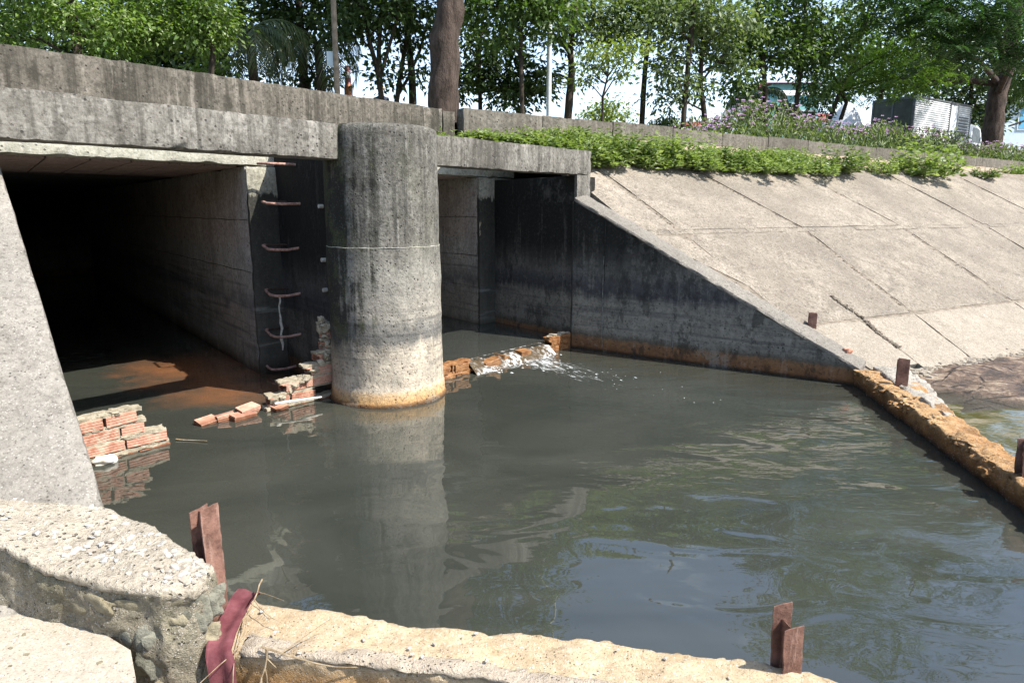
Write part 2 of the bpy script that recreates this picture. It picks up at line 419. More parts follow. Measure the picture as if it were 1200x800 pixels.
def pebble_mat():
    t = NT('aggregate_pebble')
    oi = t.n('ShaderNodeObjectInfo')
    r = t.ramp(oi.outputs['Random'], [(0.0, (0.28, 0.24, 0.19)), (0.35, (0.36, 0.32, 0.27)), (0.7, (0.44, 0.42, 0.38)), (1.0, (0.28, 0.28, 0.27))])
    return t.done(t.bsdf(t.mix(t.math('MULTIPLY', t.noise(60, 3), 0.5), r.outputs[0], (0.22, 0.19, 0.15)), 0.75, t.bump(t.noise(120, 3), 0.3, 0.004), 0.35))


M['pebble'] = pebble_mat()
M['sand'] = simple('dry_bank_soil', (0.22, 0.165, 0.115), (0.38, 0.31, 0.235), 7, 0.95, 0.8, 0.03)
M['joint_dark'] = simple('dark_joint', (0.012, 0.011, 0.009), (0.03, 0.028, 0.024), 20, 0.95)
M['joint_dirt'] = simple('joint_dirt', (0.115, 0.095, 0.072), (0.215, 0.18, 0.14), 12, 0.95, 0.6)
M['mud'] = None


def mud_mat():
    t = NT('river_mud')
    n = t.noise(2.2, 9, 0.72)
    f = t.noise(13, 7, 0.75)
    col = t.ramp(t.math('ADD', t.math('MULTIPLY', n, 0.6), t.math('MULTIPLY', f, 0.4)),
                 [(0.40, (0.020, 0.014, 0.010)), (0.47, (0.075, 0.046, 0.029)), (0.52, (0.135, 0.085, 0.054)), (0.58, (0.27, 0.205, 0.14))]).outputs[0]
    ck = t.voro(3.2, vec=t.map((0.7, 1.2, 1)), feature='DISTANCE_TO_EDGE')
    ckm = t.math('MULTIPLY', t.step(t.math('ADD', ck, t.math('MULTIPLY', t.math('SUBTRACT', f, 0.5), 0.12)), 0.035, 0.0), t.step(n, 0.44, 0.52))
    col = t.mix(t.math('MULTIPLY', ckm, 0.9), col, (0.012, 0.009, 0.007))
    col = t.mix(t.step(t.math('ADD', t.z(), t.math('MULTIPLY', f, 0.04)), 0.055, 0.015), col, (0.040, 0.030, 0.014))
    return t.done(t.bsdf(col, 0.55, t.bump(t.math('SUBTRACT', t.math('ADD', n, f), ckm), 1.0, 0.04), 0.4))


M['mud'] = mud_mat()


def ground_mat():
    t = NT('bank_top_ground')
    n = t.noise(0.35, 8, 0.65)
    f = t.noise(6, 6, 0.7)
    col = t.mix(t.step(n, 0.42, 0.58), (0.06, 0.075, 0.028), (0.17, 0.14, 0.095))
    col = t.mix(t.math('MULTIPLY', t.step(f, 0.45, 0.6), 0.5), col, (0.05, 0.07, 0.02))
    return t.done(t.bsdf(col, 0.95, t.bump(f, 0.8, 0.05), 0.2))


M['ground'] = ground_mat()
M['bed'] = simple('river_bed_silt', (0.05, 0.045, 0.035), (0.09, 0.08, 0.06), 3, 0.9)
M['asphalt'] = simple('road_asphalt', (0.045, 0.045, 0.046), (0.065, 0.064, 0.063), 12, 0.9)


def water_mat(name, body, body2, orange=False, wave=1.0, rough=0.015, foam=False):
    t = NT(name)
    # slow swirls of silt carried by the water
    sw = t.noise(0.8, 5, 0.6, vec=t.map((0.55, 1.0, 1.0)), dist=1.2)
    col = t.mix(t.step(sw, 0.38, 0.64), body, body2)
    if orange:
        for c, rad in (((-4.3, 8.75, 0), 1.0), ((-3.15, 7.45, 0), 0.95), ((-3.75, 8.2, 0), 1.0)):
            d = t.n('ShaderNodeVectorMath', operation='DISTANCE')
            t.set(d.inputs[0], t.pos)
            d.inputs[1].default_value = c
            dd = t.math('ADD', d.outputs['Value'], t.math('MULTIPLY', t.math('SUBTRACT', t.noise(2.2, 6, 0.7), 0.5), 1.7))
            col = t.mix(t.math('MULTIPLY', t.step(dd, rad, rad * 0.1), 0.75), col, (0.20, 0.085, 0.036))
    sx = t.n('ShaderNodeSeparateXYZ')
    t.set(sx.inputs[0], t.pos)
    # ripples: patches of broken water between calm ones, stronger where the stream runs to the right
    pat = t.step(t.noise(0.7, 4, 0.6, vec=t.map((0.8, 1.2, 1), (3, 1, 0)), dist=0.8), 0.42, 0.62)
    amp = t.step(t.math('ADD', sx.outputs['X'], t.math('MULTIPLY', t.math('SUBTRACT', t.noise(0.55, 3), 0.5), 3.4)), -0.8, 3.4)
    calm = t.math('MULTIPLY', t.step(sx.outputs['Y'], 2.6, 5.0), amp)
    amp = t.math('ADD', 0.17, t.math('MULTIPLY', amp, 0.36))
    amp2 = t.math('ADD', 0.03, t.math('MULTIPLY', t.math('MULTIPLY', calm, pat), 1.0))
    r1 = t.noise(1.5, 2, 0.4, vec=t.map((0.8, 1.2, 1.0)), dist=1.0)
    r2 = t.noise(6.5, 3, 0.5, vec=t.map((0.5, 1.25, 1.0)), dist=0.8)
    r3 = t.noise(20, 2, 0.5, vec=t.map((0.5, 1.2, 1.0)), dist=0.5)
    h = t.math('MULTIPLY', r1, amp)
    h = t.math('ADD', h, t.math('MULTIPLY', t.math('MULTIPLY', r2, 0.125), amp2))
    h = t.math('ADD', h, t.math('MULTIPLY', t.math('MULTIPLY', r3, 0.05), amp2))
    ro = rough
    if foam:
        # froth drawn out along the current below the weir
        fx, fy = 0.556, -0.831
        u = t.math('ADD', t.math('MULTIPLY', t.math('SUBTRACT', sx.outputs['X'], 0.12), fx), t.math('MULTIPLY', t.math('SUBTRACT', sx.outputs['Y'], 8.95), fy))
        w = t.math('ADD', t.math('MULTIPLY', t.math('SUBTRACT', sx.outputs['X'], 0.12), -fy), t.math('MULTIPLY', t.math('SUBTRACT', sx.outputs['Y'], 8.95), fx))
        wd = t.math('ADD', 0.42, t.math('MULTIPLY', u, 0.06))
        w2 = t.math('SUBTRACT', w, t.math('ADD', 0.16, t.math('MULTIPLY', u, 0.02)))
        across = t.math('SUBTRACT', 1.0, t.math('POWER', t.math('DIVIDE', t.math('ABSOLUTE', w2), wd), 2.0))
        along = t.math('MULTIPLY', t.step(u, -0.12, 0.02), t.step(u, 2.3, 0.0))
        e = t.math('MULTIPLY', t.math('MAXIMUM', across, 0.0), along)
        cmb = t.n('ShaderNodeCombineXYZ')
        t.set(cmb.inputs[0], t.math('MULTIPLY', u, 5.0))
        t.set(cmb.inputs[1], t.math('MULTIPLY', w, 15.0))
        fn = t.noise(1.0, 8, 0.72, vec=cmb.outputs[0], dist=0.7)
        fm = t.step(t.math('ADD', fn, t.math('MULTIPLY', e, 0.30)), 0.70, 0.83)
        fm = t.math('MULTIPLY', fm, t.step(e, 0.0, 0.12))
        col = t.mix(t.math('MULTIPLY', fm, 0.9), col, (0.62, 0.65, 0.65))
        h = t.math('ADD', h, t.math('MULTIPLY', fm, 0.15))
        ro = t.math('ADD', rough, t.math('MULTIPLY', fm, 0.45))
    nrm = t.bump(h, 1.0, 0.060 * wave)
    return t.done(t.bsdf(col, ro, nrm, 0.5, 0.0, IOR=1.8))


M['water'] = water_mat('murky_basin_water', (0.029, 0.032, 0.026), (0.041, 0.0435, 0.035), True, foam=True)
M['upwater'] = water_mat('murky_upstream_water', (0.032, 0.035, 0.031), (0.043, 0.045, 0.039), False, 0.5)
M['pond'] = water_mat('green_brown_pond_water', (0.052, 0.050, 0.016), (0.085, 0.075, 0.030), False, 1.3)


def cascade_mat():
    t = NT('falling_water')
    n = t.noise(1.0, 5, 0.6, vec=t.map((16, 16, 3)))
    n2 = t.noise(3.0, 4, 0.6)
    f = t.step(t.math('ADD', t.math('MULTIPLY', n, 0.7), t.math('MULTIPLY', n2, 0.5)), 0.60, 0.70)
    zf = t.step(t.z(), 0.10, 0.02)
    f = t.math('MAXIMUM', t.math('MULTIPLY', f, 0.8), t.math('MULTIPLY', zf, t.step(n, 0.47, 0.60)))
    place = t.step(t.noise(1.7, 3, 0.5, vec=t.map((1, 1, 0.2), (5, 2, 1))), 0.42, 0.54)
    f = t.math('MULTIPLY', f, t.math('ADD', 0.15, t.math('MULTIPLY', place, 0.85)))
    col = t.mix(f, (0.075, 0.055, 0.033), (0.58, 0.60, 0.60))
    return t.done(t.bsdf(col, t.math('ADD', 0.06, t.math('MULTIPLY', f, 0.5)), t.bump(t.math('ADD', n, n2), 0.9, 0.03), 0.5, IOR=1.333))


M['cascade'] = cascade_mat()
M['foam'] = simple('foam', (0.40, 0.42, 0.42), (0.60, 0.62, 0.62), 40, 0.5, 0.6, 0.006)


def leaf_mat(name, c1, c2, c3=None, trans=0.35, rough=0.5, spec=0.4):
    t = NT(name)
    rnd = t.geo.outputs['Random Per Island']
    stops = [(0.0, c1), (0.6, c2), (1.0, c3 or c2)]
    col = t.ramp(rnd, stops).outputs[0]
    p = t.bsdf(col, rough, None, spec)
    tr = t.n('ShaderNodeBsdfTranslucent')
    t.set(tr.inputs['Color'], t.mix(1.0, col, (1.25, 1.35, 0.55), 'MULTIPLY'))
    mx = t.n('ShaderNodeMixShader')
    mx.inputs[0].default_value = trans
    t.t.links.new(p, mx.inputs[1])
    t.t.links.new(tr.outputs[0], mx.inputs[2])
    return t.done(mx.outputs[0])


M['leaf_bright'] = leaf_mat('bright_leaf', (0.095, 0.165, 0.034), (0.14, 0.22, 0.052), (0.24, 0.30, 0.12), 0.45, 0.4, 0.5)
M['leaf_dark'] = leaf_mat('dark_leaf', (0.032, 0.06, 0.018), (0.055, 0.095, 0.028), (0.085, 0.13, 0.042), 0.26)
M['leaf_mid'] = leaf_mat('mid_leaf', (0.046, 0.088, 0.02), (0.072, 0.128, 0.03), (0.125, 0.18, 0.055), 0.36)
M['leaf_yellow'] = leaf_mat('yellow_green_leaf', (0.13, 0.185, 0.04), (0.19, 0.25, 0.06), (0.25, 0.28, 0.09), 0.4)
M['leaf_grey'] = leaf_mat('grey_green_leaf', (0.075, 0.115, 0.045), (0.115, 0.16, 0.065), (0.18, 0.22, 0.11), 0.38)
M['leaf_pinnate'] = leaf_mat('feathery_leaf', (0.075, 0.15, 0.024), (0.12, 0.21, 0.036), (0.17, 0.26, 0.06), 0.45)
M['leaf_pinnate_dark'] = leaf_mat('dark_feathery_leaf', (0.025, 0.07, 0.022), (0.04, 0.095, 0.03), (0.06, 0.12, 0.036), 0.25)
M['leaf_palm'] = leaf_mat('palm_leaf', (0.05, 0.08, 0.03), (0.08, 0.11, 0.04), (0.14, 0.14, 0.07), 0.25, 0.4)
M['bed_leaf'] = leaf_mat('flower_bed_leaf', (0.08, 0.12, 0.04), (0.13, 0.18, 0.065), (0.20, 0.24, 0.11), 0.4)
M['weed'] = leaf_mat('weed_leaf', (0.105, 0.16, 0.045), (0.185, 0.25, 0.085), (0.31, 0.36, 0.19), 0.38)
M['weed_dark'] = leaf_mat('weed_leaf_dark', (0.06, 0.11, 0.025), (0.11, 0.17, 0.045), (0.20, 0.22, 0.10), 0.3)
M['petal'] = leaf_mat('violet_petal', (0.32, 0.19, 0.50), (0.42, 0.27, 0.58), (0.50, 0.36, 0.62), 0.3)
M['bark_dark'] = simple('dark_bark', (0.028, 0.021, 0.015), (0.068, 0.052, 0.038), 5, 0.95, 0.9, 0.03, mp=(3, 3, 0.6))
M['bark_grey'] = simple('grey_brown_bark', (0.039, 0.027, 0.0203), (0.1013, 0.0735, 0.0585), 4, 0.95, 1.0, 0.05, mp=(2.5, 2.5, 0.8), det=9)
M['bark_pole'] = simple('pale_pole_bark', (0.16, 0.125, 0.09), (0.27, 0.22, 0.165), 8, 0.9, 0.5)
M['galv'] = simple('galvanised_pole', (0.45, 0.47, 0.48), (0.58, 0.60, 0.61), 6, 0.5, 0.1)
M['white_metal'] = simple('corrugated_white_metal', (0.52, 0.53, 0.53), (0.66, 0.67, 0.67), 3, 0.55, 0.1)
M['white_paint'] = simple('white_door_paint', (0.68, 0.69, 0.70), (0.78, 0.79, 0.80), 5, 0.5, 0.1)
M['dark_panel'] = simple('dark_green_panel', (0.018, 0.024, 0.018), (0.05, 0.06, 0.045), 2, 0.35, 0.1)
M['frame_grey'] = simple('dark_grey_frame', (0.08, 0.085, 0.09), (0.13, 0.135, 0.14), 6, 0.6, 0.1)
M['rubber'] = simple('tyre_rubber', (0.015, 0.015, 0.015), (0.03, 0.03, 0.03), 10, 0.9)
M['glass'] = simple('dark_window_glass', (0.03, 0.04, 0.05), (0.05, 0.06, 0.07), 2, 0.1, 0.0)
M['aqua'] = simple('aqua_house_paint', (0.22, 0.50, 0.52), (0.30, 0.58, 0.60), 2, 0.8, 0.1)
M['blue_white'] = simple('pale_blue_house_paint', (0.50, 0.60, 0.68), (0.60, 0.69, 0.75), 2, 0.8, 0.1)
M['blue'] = simple('bright_blue_paint', (0.10, 0.35, 0.55), (0.14, 0.42, 0.62), 2, 0.6, 0.1)
M['red_roof'] = simple('red_roof_sheet', (0.204, 0.045, 0.036), (0.276, 0.078, 0.06), 3, 0.7, 0.3)
M['tarp'] = simple('white_tarp', (0.496, 0.512, 0.528), (0.608, 0.616, 0.624), 3, 0.6, 0.5, 0.05)
M['yellow'] = simple('yellow_helmet_plastic', (0.42, 0.27, 0.02), (0.52, 0.34, 0.03), 5, 0.4, 0.05)
M['skin'] = simple('skin', (0.26, 0.13, 0.085), (0.32, 0.17, 0.11), 10, 0.6, 0.1)
M['cloth_blue'] = simple('navy_work_jacket', (0.03, 0.04, 0.07), (0.05, 0.06, 0.1), 20, 0.9, 0.3)
M['orange'] = simple('orange_plastic', (0.50, 0.20, 0.10), (0.58, 0.27, 0.15), 6, 0.5, 0.05)
M['pinkred'] = simple('faded_red_band', (0.45, 0.17, 0.19), (0.55, 0.27, 0.28), 6, 0.5, 0.05)


# ------------------------------------------------------------------ mesh helpers
class MB:
    def __init__(self):
        self.v, self.f, self.mi = [], [], []

    def add(self, vs, fs, mi=0):
        o = len(self.v)
        self.v.extend([tuple(p) for p in vs])
        self.f.extend([tuple(i + o for i in f) for f in fs])
        self.mi.extend([mi] * len(fs))
        return self

    def hexa(self, c, cell=0.1, amp=0.0, chip=0.0, freq=2.5, seed=0.0, mi=0):
        """a solid from eight corners c[i+2j+4k]; surface lattice with cell size, uneven faces (amp) and chipped edges (chip)"""
        c = [Vector(p) for p in c]
        return self.solid(c, None, cell, amp, chip, freq, seed, mi)

    def loft(self, secs, cell=0.1, amp=0.0, chip=0.0, freq=2.5, seed=0.0, mi=0):
        """one solid through a row of four-corner sections (j+2k order), no seams between them"""
        secs = [[Vector(p) for p in sc] for sc in secs]
        c = [None] * 8
        for jk in range(4):
            c[2 * jk], c[2 * jk + 1] = secs[0][jk], secs[-1][jk]
        return self.solid(c, secs, cell, amp, chip, freq, seed, mi)

    def solid(self, c, secs, cell, amp, chip, freq, seed, mi):
        lx = max((c[1] - c[0]).length, (c[3] - c[2]).length, (c[5] - c[4]).length)
        ly = max((c[2] - c[0]).length, (c[3] - c[1]).length, (c[6] - c[4]).length)
        lz = max((c[4] - c[0]).length, (c[5] - c[1]).length, (c[6] - c[2]).length, (c[7] - c[3]).length)
        if secs:
            lx = sum((secs[i + 1][0] - secs[i][0]).length for i in range(len(secs) - 1))
        n = [max(1, min(260 if secs else 150, int(round(l / cell)))) for l in (lx, ly, lz)]
        L = (lx, ly, lz)
        idx = {}
        vs, fs = [], []
        so = Vector((seed * 3.7, seed * 1.3, seed * 2.1))

        def tri(u, v, w):
            if secs:
                f = min(max(u, 0.0), 1.0) * (len(secs) - 1)
                i = min(int(f), len(secs) - 2)
                q = [secs[i][x].lerp(secs[i + 1][x], f - i) for x in range(4)]
                return q[0].lerp(q[1], v).lerp(q[2].lerp(q[3], v), w)
            a = c[0].lerp(c[1], u).lerp(c[2].lerp(c[3], u), v)
            b = c[4].lerp(c[5], u).lerp(c[6].lerp(c[7], u), v)
            return a.lerp(b, w)

        def vert(i, j, k):
            key = (i, j, k)
            if key in idx:
                return idx[key]
            t = [i / n[0], j / n[1], k / n[2]]
            p = tri(*t)
            if chip:
                bd = [ax for ax in range(3) if t[ax] in (0.0, 1.0)]
                if len(bd) >= 2:
                    g = mnoise.noise((p + so) * freq * 2.7) * 0.7 + mnoise.noise((p + so) * freq * 9) * 0.5
                    e = chip * (0.25 + max(0.0, g + 0.05) * 1.6)
                    for ax in bd:
                        dl = min(0.3, e / max(L[ax], 1e-3))
                        t[ax] = dl if t[ax] == 0.0 else 1 - dl
                    p = tri(*t)
            if amp:
                p = p + mnoise.noise_vector((p + so) * freq) * amp + mnoise.noise_vector((p + so) * freq * 4.3) * amp * 0.45
            idx[key] = len(vs)
            vs.append(p)
            return idx[key]
        for (A, B, C3) in ((0, 1, 2), (0, 2, 1), (1, 2, 0)):
            for side in (0, n[C3]):
                for i in range(n[A]):
                    for j in range(n[B]):
                        q = []
                        for (di, dj) in ((0, 0), (1, 0), (1, 1), (0, 1)):
                            key = [0, 0, 0]
                            key[A], key[B], key[C3] = i + di, j + dj, side
                            q.append(vert(*key))
                        flip = (side == 0) ^ (C3 == 1)
                        fs.append(q[::-1] if flip else q)
        return self.add(vs, fs, mi)

    def box(self, x0, x1, y0, y1, z0, z1, mat=None, **kw):
        c = [Vector((x, y, z)) for z in (z0, z1) for y in (y0, y1) for x in (x0, x1)]
        if mat is not None:
            c = [mat @ p for p in c]
        kw.setdefault('cell', 100)
        return self.hexa(c, **kw)

    def tube(self, pts, rad, sides=8, cap=True, wob=0.0, mi=0):
        pts = [Vector(p) for p in pts]
        rad = rad if isinstance(rad, (list, tuple)) else [rad] * len(pts)
        vs, fs = [], []
        prev = None
        for i, p in enumerate(pts):
            a = pts[max(0, i - 1)]
            b = pts[min(len(pts) - 1, i + 1)]
            t = (b - a).normalized()
            if prev is None:
                ref = Vector((0, 0, 1)) if abs(t.z) < 0.9 else Vector((1, 0, 0))
                u = t.cross(ref).normalized()
            else:
                u = (prev - t * prev.dot(t)).normalized()
            prev = u
            w = t.cross(u)
            for s in range(sides):
                an = 2 * math.pi * s / sides
                d = u * math.cos(an) + w * math.sin(an)
                r = rad[i]
                if wob:
                    r *= 1 + wob * mnoise.noise((p + d * r) * 2.3 / max(0.15, rad[0] * 2))
                vs.append(p + d * r)
        m = len(pts)
        for i in range(m - 1):
            for s in range(sides):
                s2 = (s + 1) % sides
                fs.append((i * sides + s, i * sides + s2, (i + 1) * sides + s2, (i + 1) * sides + s))
        if cap:
            fs.append(tuple(range(sides))[::-1])
            fs.append(tuple((m - 1) * sides + s for s in range(sides)))
        return self.add(vs, fs, mi)

    def rock(self, c, size, seed=0, sub=2, rot=0.0, amp=0.28):
        """rough boulder: a subdivided box pushed to a rounded shape"""
        n = 2 ** sub
        idx, vs, fs = {}, [], []
        cr, sr = math.cos(rot), math.sin(rot)

        def vert(i, j, k):
            key = (i, j, k)
            if key in idx:
                return idx[key]
            p = Vector((2 * i / n - 1, 2 * j / n - 1, 2 * k / n - 1))
            p = p.lerp(p.normalized() * 1.05, 0.62)
            p *= 1 + amp * mnoise.noise(p * 1.3 + Vector((seed * 7.1, seed * 3.3, seed)))
            p = Vector((p.x * size[0], p.y * size[1], p.z * size[2]))
            p = Vector((p.x * cr - p.y * sr, p.x * sr + p.y * cr, p.z)) + Vector(c)
            idx[key] = len(vs)
            vs.append(p)
            return idx[key]
        for (A, B, C3) in ((0, 1, 2), (0, 2, 1), (1, 2, 0)):
            for side in (0, n):
                for i in range(n):
                    for j in range(n):
                        q = []
                        for (di, dj) in ((0, 0), (1, 0), (1, 1), (0, 1)):
                            key = [0, 0, 0]
                            key[A], key[B], key[C3] = i + di, j + dj, side
                            q.append(vert(*key))
                        flip = (side == 0) ^ (C3 == 1)
                        fs.append(q[::-1] if flip else q)
        return self.add(vs, fs)

    def mesh(self, name, mats, smooth=True, sharp=38):
        me = bpy.data.meshes.new(name)
        me.from_pydata(self.v, [], self.f)
        for m in (mats if isinstance(mats, (list, tuple)) else [mats]):
            me.materials.append(m)
        if any(self.mi):
            me.polygons.foreach_set('material_index', self.mi)
        if smooth:
            me.polygons.foreach_set('use_smooth', [True] * len(me.polygons))
            me.set_sharp_from_angle(angle=R(sharp))
        me.update()
        return me


def link(name, me, parent=None, location=None):
    o = bpy.data.objects.new(name, me)
    COL.objects.link(o)
    if location is not None:
        o.location = location
    if parent is not None:
        o.parent = parent
    return o


def build(name, mb, mats, parent=None, smooth=True, sharp=38):
    return link(name, mb.mesh(name, mats, smooth, sharp), parent)


def tag(o, label, cat, group=None):
    o['label'] = label
    o['category'] = cat
    if group:
        o['group'] = group
    return o


def struct(o, kind='structure'):
    o['kind'] = kind
    return o


def thing(name, label, cat, group=None):
    # parts are modelled in place, so the empty keeps the world frame of its parts
    o = bpy.data.objects.new(name, None)
    o.empty_display_size = 0.2
    COL.objects.link(o)
    return tag(o, label, cat, group)


def aq(a0, a1, q0, q1, z0, z1):
    return [loc(a, q, z) for z in (z0, z1) for q in (q0, q1) for a in (a0, a1)]


# ------------------------------------------------------------------ ground, water
def sheet(name, pts, mat, kind='structure'):
    mb = MB().add(pts, [tuple(range(len(pts)))])
    o = build(name, mb, mat, smooth=False)
    o['kind'] = kind
    return o


river_bed = sheet('river_bed', [(-900, -900, -0.9), (900, -900, -0.9), (900, 900, -0.9), (-900, 900, -0.9)], M['bed'])
sheet('basin_water', [(-3.6, 1.9, 0), (-1.0, 2.45, 0), (1.3, 2.05, 0), (2.75, 1.75, 0), (3.62, 4.8, 0), (4.15, 7.45, 0), (1.2, 10.3, 0),
                      (-9.5, 24.5, 0), (-16, 19, 0), (-5.2, 4.9, 0)], M['water'])
# upstream sheet of the right barrel, held back by the broken brick weir
up = MB()
ua = [loc(0.52, 0.04, 0.12), loc(3.44, 0.04, 0.12), loc(3.44, 14, 0.12), loc(0.52, 14, 0.12)]
up.add(ua, [(0, 1, 2, 3)])
struct(build('upstream_water', up, M['upwater'], smooth=False))
sheet('pond_water', [(2.75, 1.75, -0.03), (30, 1.75, -0.03), (30, 16, -0.03), (5.3, 8.9, -0.03), (4.15, 7.45, -0.03), (3.62, 4.8, -0.03)], M['pond'])

KERB0 = np.array([-0.80, 10.98])
KD = np.array([0.819, 0.574])
KN = np.array([-0.574, 0.819])


def kerb(t, off=0.0, z=0.0):
    p = KERB0 + t * KD + off * KN
    return Vector((p[0], p[1], z))


g = MB()
edge = [loc(a, 2.32, 3.30) for a in (-160, -40, -12, -6, -3, 0, 2.5)] + [kerb(t, 0.2, 3.34) for t in (0.3, 4, 10, 20, 40, 120, 600)]
vs = []
for p in edge:
    vs.append(p)
    vs.append(Vector((p.x * 1.0 - 1.5, p.y + 12, p.z + 0.12)))
    vs.append(Vector((p.x * 1.05, p.y + 60, p.z + 0.2)))
    vs.append(Vector((p.x * 1.2, p.y + 1200, p.z + 0.2)))
fs = []
for i in range(len(edge) - 1):
    for j in range(3):
        fs.append((i * 4 + j, (i + 1) * 4 + j, (i + 1) * 4 + j + 1, i * 4 + j + 1))
g.add(vs, fs)
struct(build('ground', g, M['ground']))
rd = MB().add([kerb(-6, 14.5, 3.60), kerb(80, 14.5, 3.60), kerb(80, 21, 3.60), kerb(-6, 21, 3.60)], [(0, 1, 2, 3)])
struct(build('road', rd, M['asphalt'], smooth=False))

# ------------------------------------------------------------------ culvert
culvert = thing('box_culvert', 'grey weathered concrete twin box culvert with a round pier over dark water', 'culvert')


def revolve(profile, cx, cy, sides=56, amp=0.006, seed=0.0, capz=True):
    vs, fs = [], []
    for (r, z) in profile:
        for s in range(sides):
            an = 2 * math.pi * s / sides
            d = Vector((math.cos(an), math.sin(an), 0))
            p = Vector((cx, cy, z)) + d * r
            g1 = mnoise.noise(Vector((p.x, p.y, p.z)) * 3.1 + Vector((seed, 0, 0)))
            g2 = mnoise.noise(Vector((p.x, p.y, p.z)) * 13 + Vector((seed, 5, 0)))
            p += d * (amp * g1 + amp * 0.6 * g2)
            vs.append(p)
    m = len(profile)
    for i in range(m - 1):
        for s in range(sides):
            s2 = (s + 1) % sides
            fs.append((i * sides + s, i * sides + s2, (i + 1) * sides + s2, (i + 1) * sides + s))
    fs.append(tuple((m - 1) * sides + s for s in range(sides)))
    return vs, fs


mb = MB()
prof = [(0.584, 1.55 + 0.0 + i * 0.055) for i in range(0, 22)]
prof += [(0.580, 2.755), (0.568, 2.785), (0.53, 2.80), (0.3, 2.81), (0.02, 2.815)]
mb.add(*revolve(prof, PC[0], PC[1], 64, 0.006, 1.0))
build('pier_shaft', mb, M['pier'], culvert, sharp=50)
mb = MB()
prof = [(0.635, -0.7), (0.632, -0.02), (0.628, 0.02), (0.612, 0.04), (0.608, 0.06), (0.606, 0.15), (0.598, 0.17)]
prof += [(0.596 - 0.004 * i / 24, 0.2 + i * 0.0567) for i in range(0, 25)]
prof += [(0.592, 1.600), (0.590, 1.614), (0.580, 1.619), (0.4, 1.619)]
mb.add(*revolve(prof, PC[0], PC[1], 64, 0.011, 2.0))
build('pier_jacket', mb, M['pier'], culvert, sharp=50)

ring = [Vector((PC[0] + 0.589 * math.cos(2 * math.pi * i / 48), PC[1] + 0.589 * math.sin(2 * math.pi * i / 48), 1.617 + 0.003 * math.sin(i * 1.7))) for i in range(49)]
build('joint_line', MB().tube(ring, [0.0035 + 0.003 * mnoise.noise(Vector((i * 0.7, 0, 0))) for i in range(49)], 6, cap=False), M['lip'], culvert)
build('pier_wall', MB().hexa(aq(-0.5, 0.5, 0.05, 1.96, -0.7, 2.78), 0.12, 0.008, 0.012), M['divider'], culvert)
build('barrel_nose', MB().hexa(aq(-0.88, 0.88, 1.90, 1.975, -0.7, 2.488), 0.06, 0.008, 0.02, seed=4), M['nose_front'], culvert)
build('barrel_nose', MB().hexa(aq(3.05, 3.94, 1.90, 1.975, -0.7, 2.488), 0.06, 0.008, 0.02, seed=6), M['nose_front'], culvert)
build('barrel_divider', MB().hexa(aq(-0.875, 0.875, 1.97, 18, -0.7, 2.488), 0.14, 0.008, 0.02), M['nose'], culvert)
build('side_wall', MB().hexa(aq(3.42, 3.95, -0.02, 1.96, -0.7, 2.452), 0.12, 0.008, 0.012), M['wall'], culvert)
build('side_wall', MB().hexa(aq(3.055, 3.935, 1.97, 18, -0.7, 2.488), 0.14, 0.008, 0.02), M['nose'], culvert)
build('side_wall', MB().hexa(aq(-4.6, -4.02, 0.0, 1.96, -0.7, 2.452), 0.12, 0.008, 0.012), M['wall'], culvert)
build('side_wall', MB().hexa(aq(-4.6, -3.65, 1.95, 18, -0.7, 2.488), 0.14, 0.008, 0.02), M['nose'], culvert)
build('barrel_light_block', MB().hexa(aq(-5, 4.5, 18.0, 18.4, -0.7, 2.488), 0.8), M['divider'], culvert)  # added to close the barrels and keep them dark inside
# deck: a pale lip at the edge, dark grey above
build('deck_lip', MB().hexa(aq(-6.2, 3.96, 1.94, 2.2, 2.492, 2.64), 0.06, 0.007, 0.022), M['lip'], culvert)
build('deck_slab', MB().hexa(aq(-6.2, 3.96, 1.98, 18.4, 2.502, 2.83), 0.35, 0.0, 0.0), M['beam'], culvert)
# soffit panels with open joints
for i in range(7):
    for j in range(6):
        a0 = -3.64 + 0.395 * i
        q0 = 2.21 + 0.55 * j
        a1 = -0.89 if i == 6 else a0 + 0.38
        build('soffit_panel', MB().hexa(aq(a0, a1, q0, q0 + 0.535, 2.476, 2.50), 0.2, 0.003, 0.006, seed=i + j * 7), M['soffit'], culvert)
for i in range(4):
    for j in range(3):
        a0 = 0.89 + 0.54 * i
        build('soffit_panel', MB().hexa(aq(a0, a0 + 0.525, 2.21 + 0.8 * j, 2.995 + 0.8 * j, 2.476, 2.50), 0.3, 0.003, 0.006, seed=i + j * 5), M['soffit'], culvert)
# front beams either side of the pier
build('front_beam', MB().hexa(aq(-6.2, -0.40, -0.08, 0.20, 2.462, 2.80), 0.055, 0.008, 0.016, seed=3), M['beam'], culvert)
build('front_beam', MB().hexa(aq(0.40, 3.76, -0.08, 0.20, 2.462, 2.80), 0.055, 0.008, 0.016, seed=5), M['beam'], culvert)
build('beam_haunch', MB().hexa(aq(3.425, 3.755, -0.076, 0.196, 2.02, 2.464), 0.055, 0.006, 0.012, seed=9), M['beam'], culvert)
